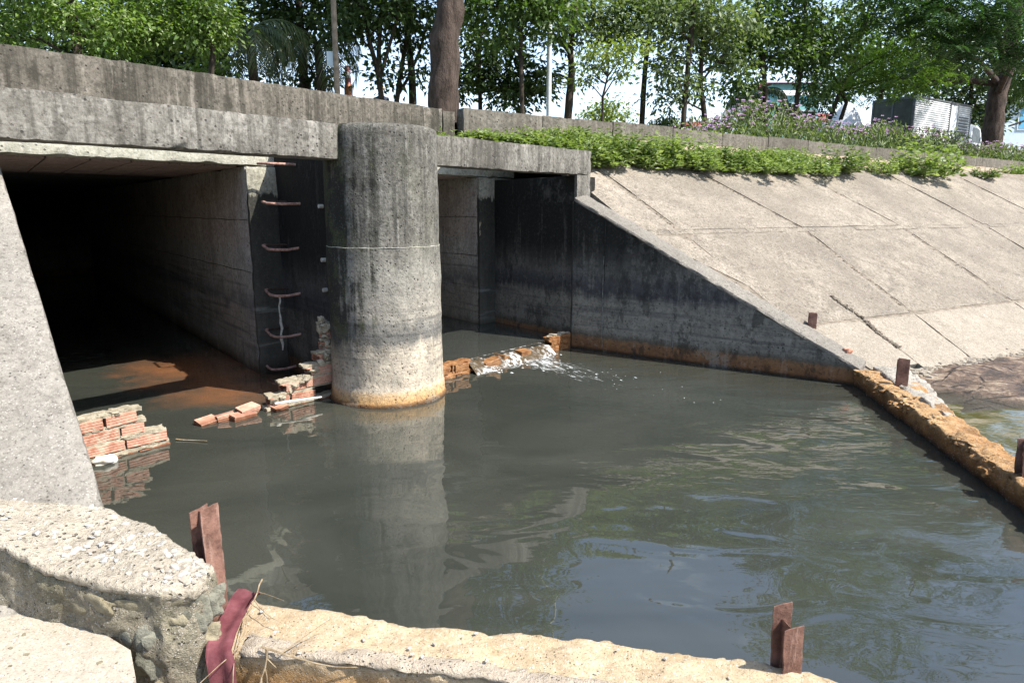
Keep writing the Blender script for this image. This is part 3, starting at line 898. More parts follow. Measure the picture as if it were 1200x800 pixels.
# parapet in two lengths, cracked where they meet
build('parapet', MB().hexa(aq(-7.2, 2.46, 2.15, 2.42, 2.83, 3.49), 0.07, 0.010, 0.02, seed=11), M['parapet'], culvert)
mb = MB().hexa(aq(2.478, 2.735, 2.16, 2.43, 2.83, 3.475), 0.05, 0.015, 0.022, seed=13)
build('parapet', mb, M['parapet'], culvert)
mb = MB()
for (a, q, z, s) in ((2.47, 2.06, 2.92, 0.085), (2.60, 2.02, 2.90, 0.06), (2.70, 2.05, 2.97, 0.09), (2.28, 2.02, 2.89, 0.05), (2.85, 2.05, 2.9, 0.07)):
    mb.rock(loc(a, q, z), (s, s * 0.8, s * 0.7), a * 3, 2, a)
tag(build('broken_concrete', mb, M['parapet']), 'small heap of broken concrete lying at the parapet crack', 'rubble')
# rough joint along the parapet foot
mb = MB()
pts = [loc(-7.0 + 0.09 * i, 2.145 + 0.014 * mnoise.noise(Vector((i * 0.31, 0, 0))), 2.905 + 0.035 * mnoise.noise(Vector((i * 0.17, 3, 0)))) for i in range(104)]
for i in range(103):
    if mnoise.noise(Vector((i * 0.21, 9, 1))) > -0.25:
        mb.tube([pts[i], pts[i + 1]], 0.007 + 0.006 * abs(mnoise.noise(Vector((i * 0.5, 1, 1)))), 5)
struct(build('foot_crack', mb, M['divider'], culvert), 'stuff')
# stubs of small drain pipes in the pier wall
for (q, z) in ((0.50, 2.02), (0.50, 1.46), (0.50, 1.14)):
    p = loc(-0.5, q, z)
    o = Vector((-0.795, -0.606, 0))
    build('pipe_stub', MB().tube([p - o * 0.05, p + o * 0.05], 0.022, 8), M['root'], culvert)

# ------------------------------------------------------------------ iron ladder on the pier wall
ladder = thing('iron_ladder', 'row of rusty bent iron rungs up the dark wall left of the pier', 'ladder')
OUT = Vector((-0.795, -0.606, 0))
KV = Vector((KK[0], KK[1], 0))
for (q, z, ln, wd, sag) in ((1.23, 2.48, 0.30, 0.40, 0.0), (1.16, 2.05, 0.30, 0.40, -0.01), (1.26, 1.55, 0.29, 0.42, -0.03), (1.32, 1.02, 0.28, 0.42, -0.035),
                            (1.37, 0.53, 0.29, 0.42, -0.03), (1.62, 0.09, 0.28, 0.34, -0.03)):
    p0 = loc(-0.5, q, z)
    p3 = p0 + KV * wd + Vector((0, 0, 0.02))
    p1 = p0 + OUT * ln + Vector((0, 0, sag * 0.4))
    p2 = p3 + OUT * ln + Vector((0, 0, -sag * 0.2))
    pts = [p0 - OUT * 0.05, p0, p0.lerp(p1, 0.5) + Vector((0, 0, sag * 0.3)), p1.lerp(p0, 0.12), p1.lerp(p2, 0.08), p1.lerp(p2, 0.5) + Vector((0, 0, sag * 0.7)), p1.lerp(p2, 0.92), p2.lerp(p3, 0.12)]
    rg_ = build('rung', MB().tube(pts, 0.0155, 8), M['rung'], ladder, sharp=80)
    build('rung_leg', MB().tube([p2.lerp(p3, 0.10), p2.lerp(p3, 0.5), p3, p3 - OUT * 0.05], 0.013, 8), M['shaded_rust'], rg_, sharp=80)
pts = [loc(-0.70, 1.52, 1.0 - 0.066 * i) + Vector((0.02 * mnoise.noise(Vector((i * 0.6, 0, 0))), 0.02 * mnoise.noise(Vector((i * 0.6, 4, 0))), 0)) for i in range(11)]
tag(build('hanging_root', MB().tube(pts, [0.012, 0.010, 0.012, 0.009, 0.012, 0.014, 0.020, 0.016, 0.018, 0.012, 0.006], 6, wob=0.6), M['root']),
    'pale dry root hanging between the lower ladder rungs', 'root')

# ------------------------------------------------------------------ wing walls and bank
W0 = Vector((0.87, 9.8, 0))
W1 = Vector((3.98, 7.58, 0))
BACK = Vector((0.6, 0.8, 0))
wing = thing('wing_wall', 'black stained sloping wing wall right of the culvert mouth', 'wall')
def drip(name, mat, p, z0, z1, r, parent, wob=0.012):
    n_ = 16
    pts = [Vector((p.x + wob * mnoise.noise(Vector((i * 0.5, p.x, 0))), p.y, z0 + (z1 - z0) * i / n_)) for i in range(n_ + 1)]
    build(name, MB().tube(pts, [r * (0.5 + 0.9 * abs(mnoise.noise(Vector((i * 0.9, 3, p.y))))) for i in range(n_ + 1)], 5), M[mat], parent)


drip('wall_joint', 'joint_dark', W0 + Vector((-0.010, -0.012, 0)), 0.0, 2.1, 0.010, wing, 0.006)
FW = (W1 - W0).normalized()
for d_, z0, z1, r_, mt_ in ((0.50, 0.05, 1.35, 0.008, 'lime'), (0.515, 1.0, 1.85, 0.008, 'joint_dark'), (1.55, 0.15, 0.62, 0.010, 'lime')):
    drip('lime_drip' if mt_ == 'lime' else 'wall_joint', mt_, W0 + FW * d_ + Vector((-0.6, -0.8, 0)) * 0.008, z0, z1, r_, wing)
for a_, q_, z0, z1, r_, mt_ in ((3.045, 3.0, 0.2, 1.7, 0.006, 'lime'),):
    drip('lime_drip' if mt_ == 'lime' else 'wall_joint', mt_, loc(a_, q_), z0, z1, r_, culvert)
for z_ in (1.24, 1.86):
    build('form_joint', MB().tube([loc(-0.878, 1.98 + i * 0.4, z_ + 0.006 * math.sin(i * 2.2)) for i in range(30)], 0.0035, 5), M['joint_dark'], culvert)
    build('form_joint', MB().tube([loc(3.052, 1.98 + i * 0.4, z_ + 0.006 * math.sin(i * 1.7)) for i in range(16)], 0.0035, 5), M['joint_dark'], culvert)
cs = []
mb = MB()
NSEG = 6
prof_z = [2.14, 1.83, 1.51, 1.18, 0.84, 0.50, 0.17]
for i in range(NSEG):
    a, b_ = W0.lerp(W1, i / NSEG), W0.lerp(W1, (i + 1) / NSEG)
    za, zb = prof_z[i], prof_z[i + 1]
    c = [a - Vector((0, 0, .7)), b_ - Vector((0, 0, .7)), a + BACK * .24 - Vector((0, 0, .7)), b_ + BACK * .24 - Vector((0, 0, .7)),
         a + Vector((0, 0, za - 0.02)), b_ + Vector((0, 0, zb - 0.02)), a + BACK * .24 + Vector((0, 0, za - 0.02)), b_ + BACK * .24 + Vector((0, 0, zb - 0.02))]
    if i == 0:
        body = [Vector(p) for p in c]
    if i == NSEG - 1:
        for k_ in (1, 3, 5, 7):
            body[k_] = c[k_]
mb.hexa(body, 0.085, 0.012, 0.0, seed=21)
build('wall_face', mb, M['wall'], wing)
mb = MB()
top = []
c0, c1 = W0 + Vector((0, 0, 2.12)), W1 + Vector((0, 0, 0.16))
off = Vector((-0.6, -0.8, 0)) * 0.012
mb.hexa([c0 + off - Vector((0, 0, .02)), c1 + off - Vector((0, 0, .02)), c0 + BACK * .30 - Vector((0, 0, .02)), c1 + BACK * .30 - Vector((0, 0, .02)),
         c0 + off + Vector((0, 0, .035)), c1 + off + Vector((0, 0, .035)), c0 + BACK * .30 + Vector((0, 0, .092)), c1 + BACK * .30 + Vector((0, 0, .092))], 0.06, 0.010, 0.022, seed=23)
build('coping', mb, M['coping'], wing)

slope = MB()
for (s0, s1, r0, r1) in ((0.1, 40, -3.4, 1.3),):
    slope.add([bank(1.85, r0, -0.012), bank(s1, r0, -0.012), bank(s1, r1, -0.012), bank(s0, r1, -0.012)], [(0, 1, 2, 3)])
paving = struct(build('bank_slope', slope, M['joint_dirt'], smooth=False))


def wing_s(r):
    return 0.26 + (-r) * 0.497 if r < 0 else 0.26


def panel(sa0, sa1, sb0, sb1, r0, r1, mat, cell, seed, h=0.0):
    """one paving slab: lower edge from sa0 to sa1 at r0, upper edge sb0..sb1 at r1"""
    c = [bank(sa0, r0, -0.1 + h), bank(sa1, r0, -0.1 + h), bank(sb0, r1, -0.1 + h), bank(sb1, r1, -0.1 + h),
         bank(sa0, r0, h), bank(sa1, r0, h), bank(sb0, r1, h), bank(sb1, r1, h)]
    return build('slab_panel', MB().hexa(c, cell, 0.010, 0.016, seed=seed, freq=1.6), mat, paving)


GAP = 0.038
tops = [0.26, 0.98, 3.02, 5.75, 8.5, 11.1, 13.7, 16.3, 18.9, 21.5, 24.1, 26.7]
mids = [None, 1.33, 3.86, 6.40, 9.0, 11.6, 14.2, 16.8, 19.4, 22.0, 24.6, 27.2]
for i in range(len(tops) - 1):
    cell = 0.10 if i < 4 else 0.2
    lo0 = wing_s(-0.68) if i == 0 else mids[i] + GAP
    panel(lo0, mids[i + 1] - GAP, tops[i] + GAP, tops[i + 1] - GAP, -0.69, 1.05, M['slab'], cell, i + 0.3, 0.004 * (i % 3))
    l0 = wing_s(-2.62) if i <= 1 else mids[i] + GAP
    if i == 0:
        # narrow triangle between the wing and the first joint
        panel(wing_s(-2.62), wing_s(-2.62) + 0.05, wing_s(-0.79), mids[1] - GAP, -2.0, -0.79, M['slab'], cell, 40.5)
        continue
    u0 = mids[i] + GAP
    if i == 1:
        panel(wing_s(-2.62), mids[2] - GAP, u0, mids[2] - GAP, -2.62, -0.79, M['slab'], cell, 41.3)
    else:
        panel(l0, mids[i + 1] - GAP, u0, mids[i + 1] - GAP, -2.62, -0.79, M['slab'], cell, i + 20.3, 0.004 * ((i + 1) % 3))
    if i == 1:
        panel(wing_s(-3.42), 2.78, wing_s(-2.66), 2.70, -3.42, -2.66, M['apron'], 0.07, 61.3, 0.01)
        panel(2.84, mids[2] - 0.01, 2.76, mids[2] - 0.01, -3.50, -2.66, M['apron'], 0.07, 62.3, 0.005)
    else:
        panel(mids[i] + 0.01, mids[i + 1] - 0.01, mids[i] + 0.01, mids[i + 1] - 0.01, -3.52 + 0.05 * (i % 2), -2.655, M['apron'], 0.08 if i < 4 else 0.2, i + 70.3, 0.002 * i)
# flush mortar band along the middle joint, sandy ridge along the lower one
mb = MB()
for i in range(56):
    s0 = wing_s(-0.74) + 0.5 * i
    mb.hexa([bank(s0, -0.785, -0.06), bank(s0 + .5, -0.785, -0.06), bank(s0, -0.695, -0.06), bank(s0 + .5, -0.695, -0.06),
             bank(s0, -0.785, -0.006), bank(s0 + .5, -0.785, -0.006), bank(s0, -0.695, -0.002), bank(s0 + .5, -0.695, -0.002)], 0.09, 0.010, 0.0, seed=i * 0.37)
build('joint_mortar', mb, M['slab'], paving)
mb = MB()
for i in range(620):
    s_, j = random.choice([(1.33, 1), (3.86, 2), (3.86, 2), (6.4, 3), (9.0, 4), (11.6, 5)]), 0
    if random.random() < 0.72:
        r = random.uniform(-2.6, 0.95)
        k_ = mids.index(s_[0])
        st = s_[0] + (tops[k_] - s_[0]) * max(0, (r + 0.69) / 1.74) if r > -0.69 else s_[0]
        p = bank(st + random.gauss(0, 0.02), r, -0.014)
    else:
        rr_ = random.uniform(-3.15, -2.2)
        p = bank(2.77 - 0.06 * (rr_ + 2.6) + random.gauss(0, 0.018) + 0.03 * math.sin(rr_ * 9), rr_, 0.004)
    z = random.uniform(0.006, 0.019)
    mb.rock(p, (z * 1.3, z, z * 0.6), i * 0.7, 1, i)
o = struct(build('joint_debris', mb, M['joint_dirt'], paving), 'stuff')
# gravel and dirt along the toe
mb = MB()
for i in range(520):
    s_ = 1.9 + abs(random.gauss(0, 4.5))
    p = bank(s_, -3.52 + random.gauss(0, 0.05), -0.02)
    p.z = max(0.03, p.z * 0.9)
    z = random.uniform(0.012, 0.045)
    mb.rock(p, (z * 1.4, z, z * 0.8), i * 0.9, 1, i)
struct(build('toe_gravel', mb, M['apron']), 'stuff')

# soil shoulder between slabs and kerb wall
mb = MB()
vs, fs = [], []
NS, NR = 90, 7
for i in range(NS + 1):
    s_ = 0.28 + 30 * (i / NS) ** 1.25
    a = bank(s_, 0.95, -0.03)
    # foot of the kerb wall straight uphill
    w = BW + s_ * BB
    den = BM[0] * KN[0] + BM[1] * KN[1]
    rr = ((KERB0 - w) @ KN + 0.05) / den
    for j in range(NR + 1):
        f_ = j / NR
        r_ = 0.95 + (rr - 0.95) * f_
        p = BW + s_ * BB + r_ * BM
        zz = a.z + (3.24 - a.z) * (f_ ** 0.75)
        zz += 0.05 * mnoise.noise(Vector((p[0] * 1.7, p[1] * 1.7, 0))) + 0.02 * mnoise.noise(Vector((p[0] * 6, p[1] * 6, 2)))
        vs.append((p[0], p[1], zz))
for i in range(NS):
    for j in range(NR):
        fs.append((i * (NR + 1) + j, (i + 1) * (NR + 1) + j, (i + 1) * (NR + 1) + j + 1, i * (NR + 1) + j + 1))
mb.add(vs, fs)
struct(build('soil_shoulder', mb, M['sand']))

# low kerb wall of cast blocks running along the bank top
kerbwall = thing('kerb_wall', 'long low concrete kerb wall along the top of the bank behind the weeds', 'wall')
t0 = 0.06
i = 0
while t0 < 34:
    ln = 1.35 + 0.25 * random.random()
    c = [kerb(t, o_, z) for z in (2.75, 3.53) for o_ in (0.0, 0.22) for t in (t0, t0 + ln)]
    dz = random.uniform(-0.012, 0.012)
    c = [p + Vector((0, 0, dz)) for p in c]
    build('kerb_block', MB().hexa(c, 0.10 if t0 < 14 else 0.2, 0.008, 0.014, seed=i * 1.7), M['kerb'], kerbwall)
    t0 += ln + 0.012
    i += 1

# left bank: sloping slab seen from above, with a wing wall below its edge
L0 = Vector((-3.42, 4.74, 2.1))
L1 = Vector((-1.925, 3.02, 0.60))
UL = Vector((-0.881, -0.472, 0))
lw = thing('wing_wall', 'pale sloping concrete slab and wing wall at the left edge of the photo', 'wall')
e = (L1 - L0)
A0, A1 = L0 - e * 0.25, L1 + e * 0.30
nrm = Vector((0.30, 0.62, 0.72))
nrm = e.cross(UL)
if nrm.z < 0:
    nrm = -nrm
nrm.normalize()
c = [A1 + UL * 0 - nrm * .22, A0 - nrm * .22, A1 + UL * 2.6 - nrm * .22, A0 + UL * 2.6 - nrm * .22, A1, A0, A1 + UL * 2.6, A0 + UL * 2.6]
build('sloping_slab', MB().hexa(c, 0.045, 0.007, 0.018, seed=31), M['left_slab'], lw)
inn = Vector((-0.73, -0.68, 0)) * 1.0
c = [Vector((A1.x, A1.y, -.7)), Vector((A0.x, A0.y, -.7)), Vector((A1.x, A1.y, -.7)) + inn * .3, Vector((A0.x, A0.y, -.7)) + inn * .3,
     A1 - Vector((0, 0, .16)), A0 - Vector((0, 0, .16)), A1 + inn * .3 - Vector((0, 0, .30)), A0 + inn * .3 - Vector((0, 0, .30))]
c = [p + inn * 0.03 for p in c]
build('wall_face', MB().hexa(c, 0.12, 0.01, 0.0, seed=33), M['wall'], lw)

# ------------------------------------------------------------------ stone wall in the left foreground
sw = thing('rubble_wall', 'low rubble stone wall with pebbly top in the left foreground', 'wall')
b0 = [(-3.6, 3.25), (-2.52, 3.16), (-1.98, 3.04), (-1.62, 2.84), (-1.36, 2.66), (-1.23, 2.56)]
f0 = [(-3.4, 2.75), (-2.15, 2.58), (-1.81, 2.475), (-1.56, 2.42), (-1.36, 2.40), (-1.25, 2.44)]
mb, mt = MB(), MB()
zb = [0.86, 0.69, 0.605, 0.585, 0.565, 0.55]
secs = []
up_ = lambda v, z: Vector((v[0], v[1], z))
secs = [[up_(f0[i], -.3), up_(b0[i], -.3), up_(f0[i], zb[i] - .035), up_(b0[i], zb[i] - .02)] for i in range(6)]
mb.loft(secs, 0.026, 0.030, 0.012, freq=6, seed=37)
build('mortar_body', mb, M['rubble'], sw, sharp=75)
secs = []
for i in range(6):
    fo = Vector((f0[i][0] + .010, f0[i][1] - .012, 0))
    bo = Vector((b0[i][0] + .010, b0[i][1] + .008, 0))
    secs.append([up_(fo, zb[i] - .045), up_(bo, zb[i] - .05), up_(fo, zb[i] - .006), up_(bo, zb[i] + .012)])
mt.loft(secs, 0.024, 0.013, 0.012, freq=7, seed=39)
build('cap', mt, M['rubble_top'], sw, sharp=70)
# stones bedded in the face
stones = [(-2.60, 2.78, .40, .16, .10, 0), (-2.25, 2.655, .36, .13, .10, 0), (-1.92, 2.515, .44, .10, .06, 0), (-1.70, 2.435, .47, .12, .045, 0), (-1.60, 2.425, .34, .11, .07, 1), (-1.44, 2.40, .44, .11, .06, 0), (-1.36, 2.395, .26, .085, .11, 1),
          (-1.285, 2.43, .40, .05, .085, 1), (-1.25, 2.47, .25, .05, .08, 0), (-1.24, 2.50, .42, .045, .06, 1), (-1.50, 2.41, .17, .10, .08, 0), (-1.72, 2.45, .22, .12, .09, 0), (-1.31, 2.41, .10, .09, .07, 0)]
for i, (x, y, z, sx, sz, k_) in enumerate(stones):
    build('stone', MB().rock((x, y + 0.036, z), (sx * 1.15, 0.022, sz), i * 1.9 + 1, 4, -0.35 if x < -1.5 else (-0.05 if x < -1.4 else 0.4), 0.75), M['stone_grey' if k_ else 'stone'], sw, sharp=60)
# pebbles standing out of the worn top
peb = [MB().rock((0, 0, 0), (1, 0.8, 0.55), k_ * 2.3, 2, 0, 0.45).mesh('pebble', M['pebble']) for k_ in range(5)]
random.seed(11)
cnt = 0
while cnt < 270:
    f_ = random.uniform(0.12, 0.985)
    i = min(4, int(f_ * 5))
    ff = f_ * 5 - i
    w = random.random() * 0.93 + 0.04
    if w < 0.16 and random.random() < 0.75:
        continue
    fx = f0[i][0] + (f0[i + 1][0] - f0[i][0]) * ff, f0[i][1] + (f0[i + 1][1] - f0[i][1]) * ff
    bx = b0[i][0] + (b0[i + 1][0] - b0[i][0]) * ff, b0[i][1] + (b0[i + 1][1] - b0[i][1]) * ff
    x, y = fx[0] + (bx[0] - fx[0]) * w, fx[1] + (bx[1] - fx[1]) * w
    z = zb[i] + (zb[i + 1] - zb[i]) * ff
    s_ = 0.006 + 0.013 * random.random() ** 2.2
    o = link('pebble', random.choice(peb), sw, (x, y, z + 0.012 * w - 0.002))
    o.scale = (s_ * random.uniform(.9, 1.5), s_, s_ * random.uniform(.6, 1.0))
    o.rotation_euler = (random.uniform(-.4, .4), random.uniform(-.4, .4), random.uniform(0, 6.28))
    cnt += 1

# pale path slab below it
pp = [(-3.9, 3.25), (-2.75, 2.93), (-2.26, 2.74), (-1.88, 2.56), (-1.62, 2.435), (-1.46, 2.33), (-1.36, 2.18), (-1.33, 2.0), (-1.30, 1.7), (-1.25, 1.2), (-1.2, 0.4), (0.6, -0.2), (0.6, -2.5), (-5, -2.5), (-5.5, 3.2)]


def path_z(x, y):
    return 0.345 + max(0, (-x - 1.4)) * 0.02


NP = len(pp)
mb = MB()
vs = [Vector((x + 0.02 * mnoise.noise(Vector((x * 5, y * 5, 1))), y + 0.02 * mnoise.noise(Vector((x * 5, y * 5, 4))), path_z(x, y))) for x, y in pp]
vlow = [Vector((v.x, v.y, -0.4)) for v in vs]
mb.add(vs + vlow, [tuple(range(NP))[::-1]] + [(i, (i + 1) % NP, NP + (i + 1) % NP, NP + i) for i in range(NP)])
struct(build('path', mb, M['path'], smooth=False))
mb = MB()
for i in range(26):
    f_ = random.random()
    x = -1.4 - 1.2 * random.random()
    y = 1.9 + 0.75 * random.random()
    mb.rock((x, y, path_z(x, y)), (random.uniform(.004, .012), random.uniform(.004, .009), .004), i * 1.7, 1, i)
struct(build('path_grit', mb, M['stone']), 'stuff')

# ------------------------------------------------------------------ sills around the basin
sf = thing('concrete_sill', 'worn pale ochre concrete sill across the foreground below the water', 'sill')
bk = [(-1.30, 2.90), (-1.12, 2.82), (-0.72, 2.73), (-0.37, 2.655), (0.0, 2.60), (0.36, 2.555), (0.66, 2.48), (0.92, 2.42), (1.16, 2.36), (1.36, 2.24), (1.9, 2.05), (2.75, 1.75)]
ft = [(-1.26, 2.48), (-1.10, 2.455), (-0.67, 2.40), (-0.40, 2.35), (-0.13, 2.305), (0.15, 2.24), (0.45, 2.17), (0.75, 2.10), (1.0, 2.02), (1.25, 1.93), (1.75, 1.72), (2.45, 1.40)]
mb = MB()
secs = []
for k_ in range(len(bk)):
    zz = 0.25 + 0.012 * mnoise.noise(Vector((bk[k_][0] * 3, bk[k_][1] * 3, 1)))
    f_, b_ = Vector((*ft[k_], 0)), Vector((*bk[k_], 0))
    secs.append([f_ + Vector((0, .04, -.45)), b_ + Vector((0, 0, -.45)), f_ + Vector((0, 0, zz)), b_ + Vector((0, 0, zz - .012))])
mb.loft(secs, 0.026, 0.020, 0.022, freq=5.5, seed=51)
build('sill_body', mb, M['sill'], sf, sharp=75)
# thin cement skin along the front half of the top
mb = MB()
secs = []
for k_ in range(1, 10):
    f_, b_ = Vector((*ft[k_], 0)), Vector((*bk[k_], 0))
    w = 0.30 + 0.12 * mnoise.noise(Vector((k_ * 0.9, 0, 0)))
    g_, m_ = f_.lerp(b_, -0.03), f_.lerp(b_, w)
    secs.append([g_ + Vector((0, 0, .225)), m_ + Vector((0, 0, .225)), g_ + Vector((0, 0, .266)), m_ + Vector((0, 0, .252))])
mb.loft(secs, 0.026, 0.016, 0.02, freq=6, seed=53)
build('cement_skin', mb, M['skin_cement'], sf, sharp=75)
for i in range(22):
    k_ = random.uniform(0.8, 8.8)
    i0 = int(k_)
    w = random.uniform(0.02, 0.9) ** 1.3
    x = (ft[i0][0] + (bk[i0][0] - ft[i0][0]) * w) * (1 - (k_ - i0)) + (ft[i0 + 1][0] + (bk[i0 + 1][0] - ft[i0 + 1][0]) * w) * (k_ - i0)
    y = (ft[i0][1] + (bk[i0][1] - ft[i0][1]) * w) * (1 - (k_ - i0)) + (ft[i0 + 1][1] + (bk[i0 + 1][1] - ft[i0 + 1][1]) * w) * (k_ - i0)
    s_ = 0.004 + 0.007 * random.random() ** 2
    o = link('pebble', random.choice(peb), sf, (x, y, 0.262 if w < .36 else 0.252))
    o.scale = (s_ * 1.3, s_, s_ * .8)
    o.rotation_euler = (0, 0, random.uniform(0, 6.28))

sr = thing('concrete_sill', 'rough ochre sill running from the wing wall to the right edge', 'sill')
ri = [(3.93, 7.62), (3.88, 7.32), (3.77, 6.62), (3.64, 5.78), (3.52, 5.02), (3.45, 4.50), (3.34, 3.95), (3.15, 2.95), (2.85, 1.9)]
ro = [(4.50, 7.75), (4.42, 7.30), (4.24, 6.66), (4.04, 5.95), (3.90, 5.30), (3.82, 4.85), (3.70, 4.05), (3.50, 2.95), (3.2, 1.8)]
ztop = [0.19, 0.195, 0.195, 0.19, 0.185, 0.185, 0.19, 0.20, 0.22]
mb = MB()
secs = []
for k_ in range(len(ri)):
    a_, b_ = Vector((*ri[k_], 0)), Vector((*ro[k_], 0))
    secs.append([a_ + Vector((.06, 0, -.45)), b_ + Vector((0, 0, -.45)), a_ + Vector((0, 0, ztop[k_])), b_ + Vector((0, 0, ztop[k_] - .03))])
mb.loft(secs, 0.026, 0.024, 0.040, freq=9, seed=57)
random.seed(19)
for i in range(46):
    k_ = random.uniform(0.2, 3.3) if i < 34 else random.uniform(3.3, 6)
    i0 = int(k_)
    a_ = Vector((*ri[i0], 0)).lerp(Vector((*ri[i0 + 1], 0)), k_ - i0)
    b_ = Vector((*ro[i0], 0)).lerp(Vector((*ro[i0 + 1], 0)), k_ - i0)
    w = random.uniform(-.02, .30)
    p = a_.lerp(b_, w)
    sz = random.uniform(.015, .05)
    mb.rock((p.x, p.y, ztop[i0] - .02 - (0.05 if w < .04 else 0.0)), (sz * 1.5, sz, sz * .7), i * 2.7, 3, i, 0.9)
build('sill_body', mb, M['sill_ochre'], sr, sharp=80)
mb = MB()
wi, wo = [], []
for k_, (wa, wb) in enumerate(((.40, 1.15), (.42, 1.2), (.45, 1.12), (.62, 1.0))):
    a_, b_ = Vector((*ri[k_], 0)), Vector((*ro[k_], 0))
    wi.append(a_.lerp(b_, wa))
    wo.append(a_.lerp(b_, wb))
secs = [[wi[k_] + Vector((0, 0, .10)), wo[k_] + Vector((0, 0, .05)), wi[k_] + Vector((0, 0, .222 - .012 * k_)), wo[k_] + Vector((0, 0, .19 - .02 * k_))] for k_ in range(4)]
mb.loft(secs, 0.026, 0.032, 0.03, freq=7, seed=59)
build('pale_topping', mb, M['white_rough'], sr, sharp=80)

# mud flat and crusts beyond the right sill
mb = MB()
vs, fs = [], []
NX, NY = 120, 44
for i in range(NX + 1):
    for j in range(NY + 1):
        u, v = i / NX, j / NY
        s_ = 2.0 + 20 * u ** 1.3
        a = bank(s_, -3.42)
        outer = Vector((a.x + 0.15 + 0.8 * u, a.y - 1.45 - 1.2 * u + 0.35 * mnoise.noise(Vector((s_ * 0.9, 0, 0))), 0))
        p = Vector((a.x, a.y, 0)).lerp(outer, v)
        hgt = 0.045 * (1 - v) ** 0.7 + 0.03 + 0.035 * mnoise.noise(Vector((p.x * 1.1, p.y * 1.9, 0))) + 0.025 * mnoise.noise(Vector((p.x * 4, p.y * 6, 3)))
        if v > 0.8:
            hgt -= (v - 0.8) * 0.6
        if u < 0.12:
            hgt -= (0.12 - u) * 0.9
        vs.append((p.x, p.y, hgt))
for i in range(NX):
    for j in range(NY):
        q = (i * (NY + 1) + j, (i + 1) * (NY + 1) + j, (i + 1) * (NY + 1) + j + 1, i * (NY + 1) + j + 1)
        fs.append(q[::-1])
mb.add(vs, fs)
struct(build('mud_bank', mb, M['mud'], sharp=80))

# ------------------------------------------------------------------ steel posts
def ibeam(base, top, width, depth, face, cut=(0, 0, 0, 0)):
    """H-section stump: two flanges and a web between base and top; face = heading of the flange"""
    base, top = Vector(base), Vector(top)
    ax = (top - base).normalized()
    fw = Vector((math.cos(face), math.sin(face), 0))
    fw = (fw - ax * fw.dot(ax)).normalized()
    dp = ax.cross(fw)
    L = (top - base).length
    mb = MB()

    def plate(u0, u1, w0, w1, l0, l1):
        c = [base + fw * u + dp * w + ax * (L * 0 if k_ == 0 else (L + (l0 if u == u0 else l1))) for k_ in (0, 1) for w in (w0, w1) for u in (u0, u1)]
        mb.hexa(c, 0.022, 0.0025, 0.004, freq=14, seed=base.x)
    th = 0.0085
    plate(-width / 2, width / 2, depth / 2 - th, depth / 2, cut[0], cut[1])
    plate(-width / 2, width / 2, -depth / 2, -depth / 2 + th, cut[2], cut[3])
    plate(-th / 2, th / 2, -depth / 2 + th + .0004, depth / 2 - th - .0004, min(cut) - 0.0, min(cut) - 0.01)
    return mb


tag(build('steel_post', ibeam((-1.315, 2.735, 0.05), (-1.322, 2.735, 0.755), 0.085, 0.10, R(54), (-.035, -.02, 0.0, 0.012)), M['rust']),
    'tall leaning rusty steel post at the end of the rubble wall', 'post', 'rusty steel posts')
tag(build('steel_post', ibeam((1.075, 2.375, 0.1), (1.055, 2.36, 0.50), 0.085, 0.085, R(12), (0.0, 0.0, -.06, -.05)), M['rust']),
    'rusty steel post stub on the pale sill in the right foreground', 'post', 'rusty steel posts')
tag(build('steel_post', ibeam((4.08, 6.93, 0.05), (4.08, 6.94, 0.45), 0.11, 0.12, R(-25), (0, 0.0, 0.03, 0.02)), M['rust']),
    'rusty steel post stub where the right sill meets the bank', 'post', 'rusty steel posts')
tag(build('steel_post', ibeam((3.56, 4.46, 0.05), (3.555, 4.47, 0.43), 0.10, 0.12, R(-15), (0, 0, 0, 0)), M['rust']),
    'dark rusty steel post on the sill cut off by the right edge', 'post', 'rusty steel posts')
tag(build('steel_post', ibeam((3.70, 8.30, 0.45), (3.70, 8.30, 0.735), 0.10, 0.11, R(-20), (0, 0.0, 0.0, 0.0)), M['rust']),
    'short rusty steel stub standing on the bank slab above the wing wall', 'post', 'rusty steel posts')
tag(build('loose_stone', MB().rock((3.945, 7.87, 0.335), (0.05, 0.04, 0.045), 3.1, 3, 0.5, 0.5), M['brick']),
    'small salmon stone lying on the coping of the wing wall', 'stone')

# maroon strip of cloth over the sill
def ribbon(pl, pr, th):
    mb = MB()
    vs, fs = [], []
    n = len(pl)
    NW = 8
    for i in range(n):
        for j in range(NW + 1):
            f_ = j / NW
            p = Vector(pl[i]).lerp(Vector(pr[i]), f_)
            p.z += 0.007 * math.sin(f_ * 7 + i * 0.5) + 0.008 * mnoise.noise(p * 9)
            p += Vector((0, -1, 0)) * 0.007 * math.sin(f_ * 8 + 1)
            vs.append(p)
    m = n * (NW + 1)
    for v in list(vs):
        vs.append(v + Vector((0, 0.4, -1)).normalized() * th)
    for i in range(n - 1):
        for j in range(NW):
            q = (i * (NW + 1) + j, i * (NW + 1) + j + 1, (i + 1) * (NW + 1) + j + 1, (i + 1) * (NW + 1) + j)
            fs.append(q[::-1])
            fs.append(tuple(x + m for x in q))
    for i in range(n - 1):
        for j in (0, NW):
            a, b_ = i * (NW + 1) + j, (i + 1) * (NW + 1) + j
            fs.append((a, b_, b_ + m, a + m) if j == 0 else (b_, a, a + m, b_ + m))
    for i in (0, n - 1):
        for j in range(NW):
            a, b_ = i * (NW + 1) + j, i * (NW + 1) + j + 1
            fs.append((a, b_, b_ + m, a + m) if i else (b_, a, a + m, b_ + m))
    return mb.add(vs, fs)


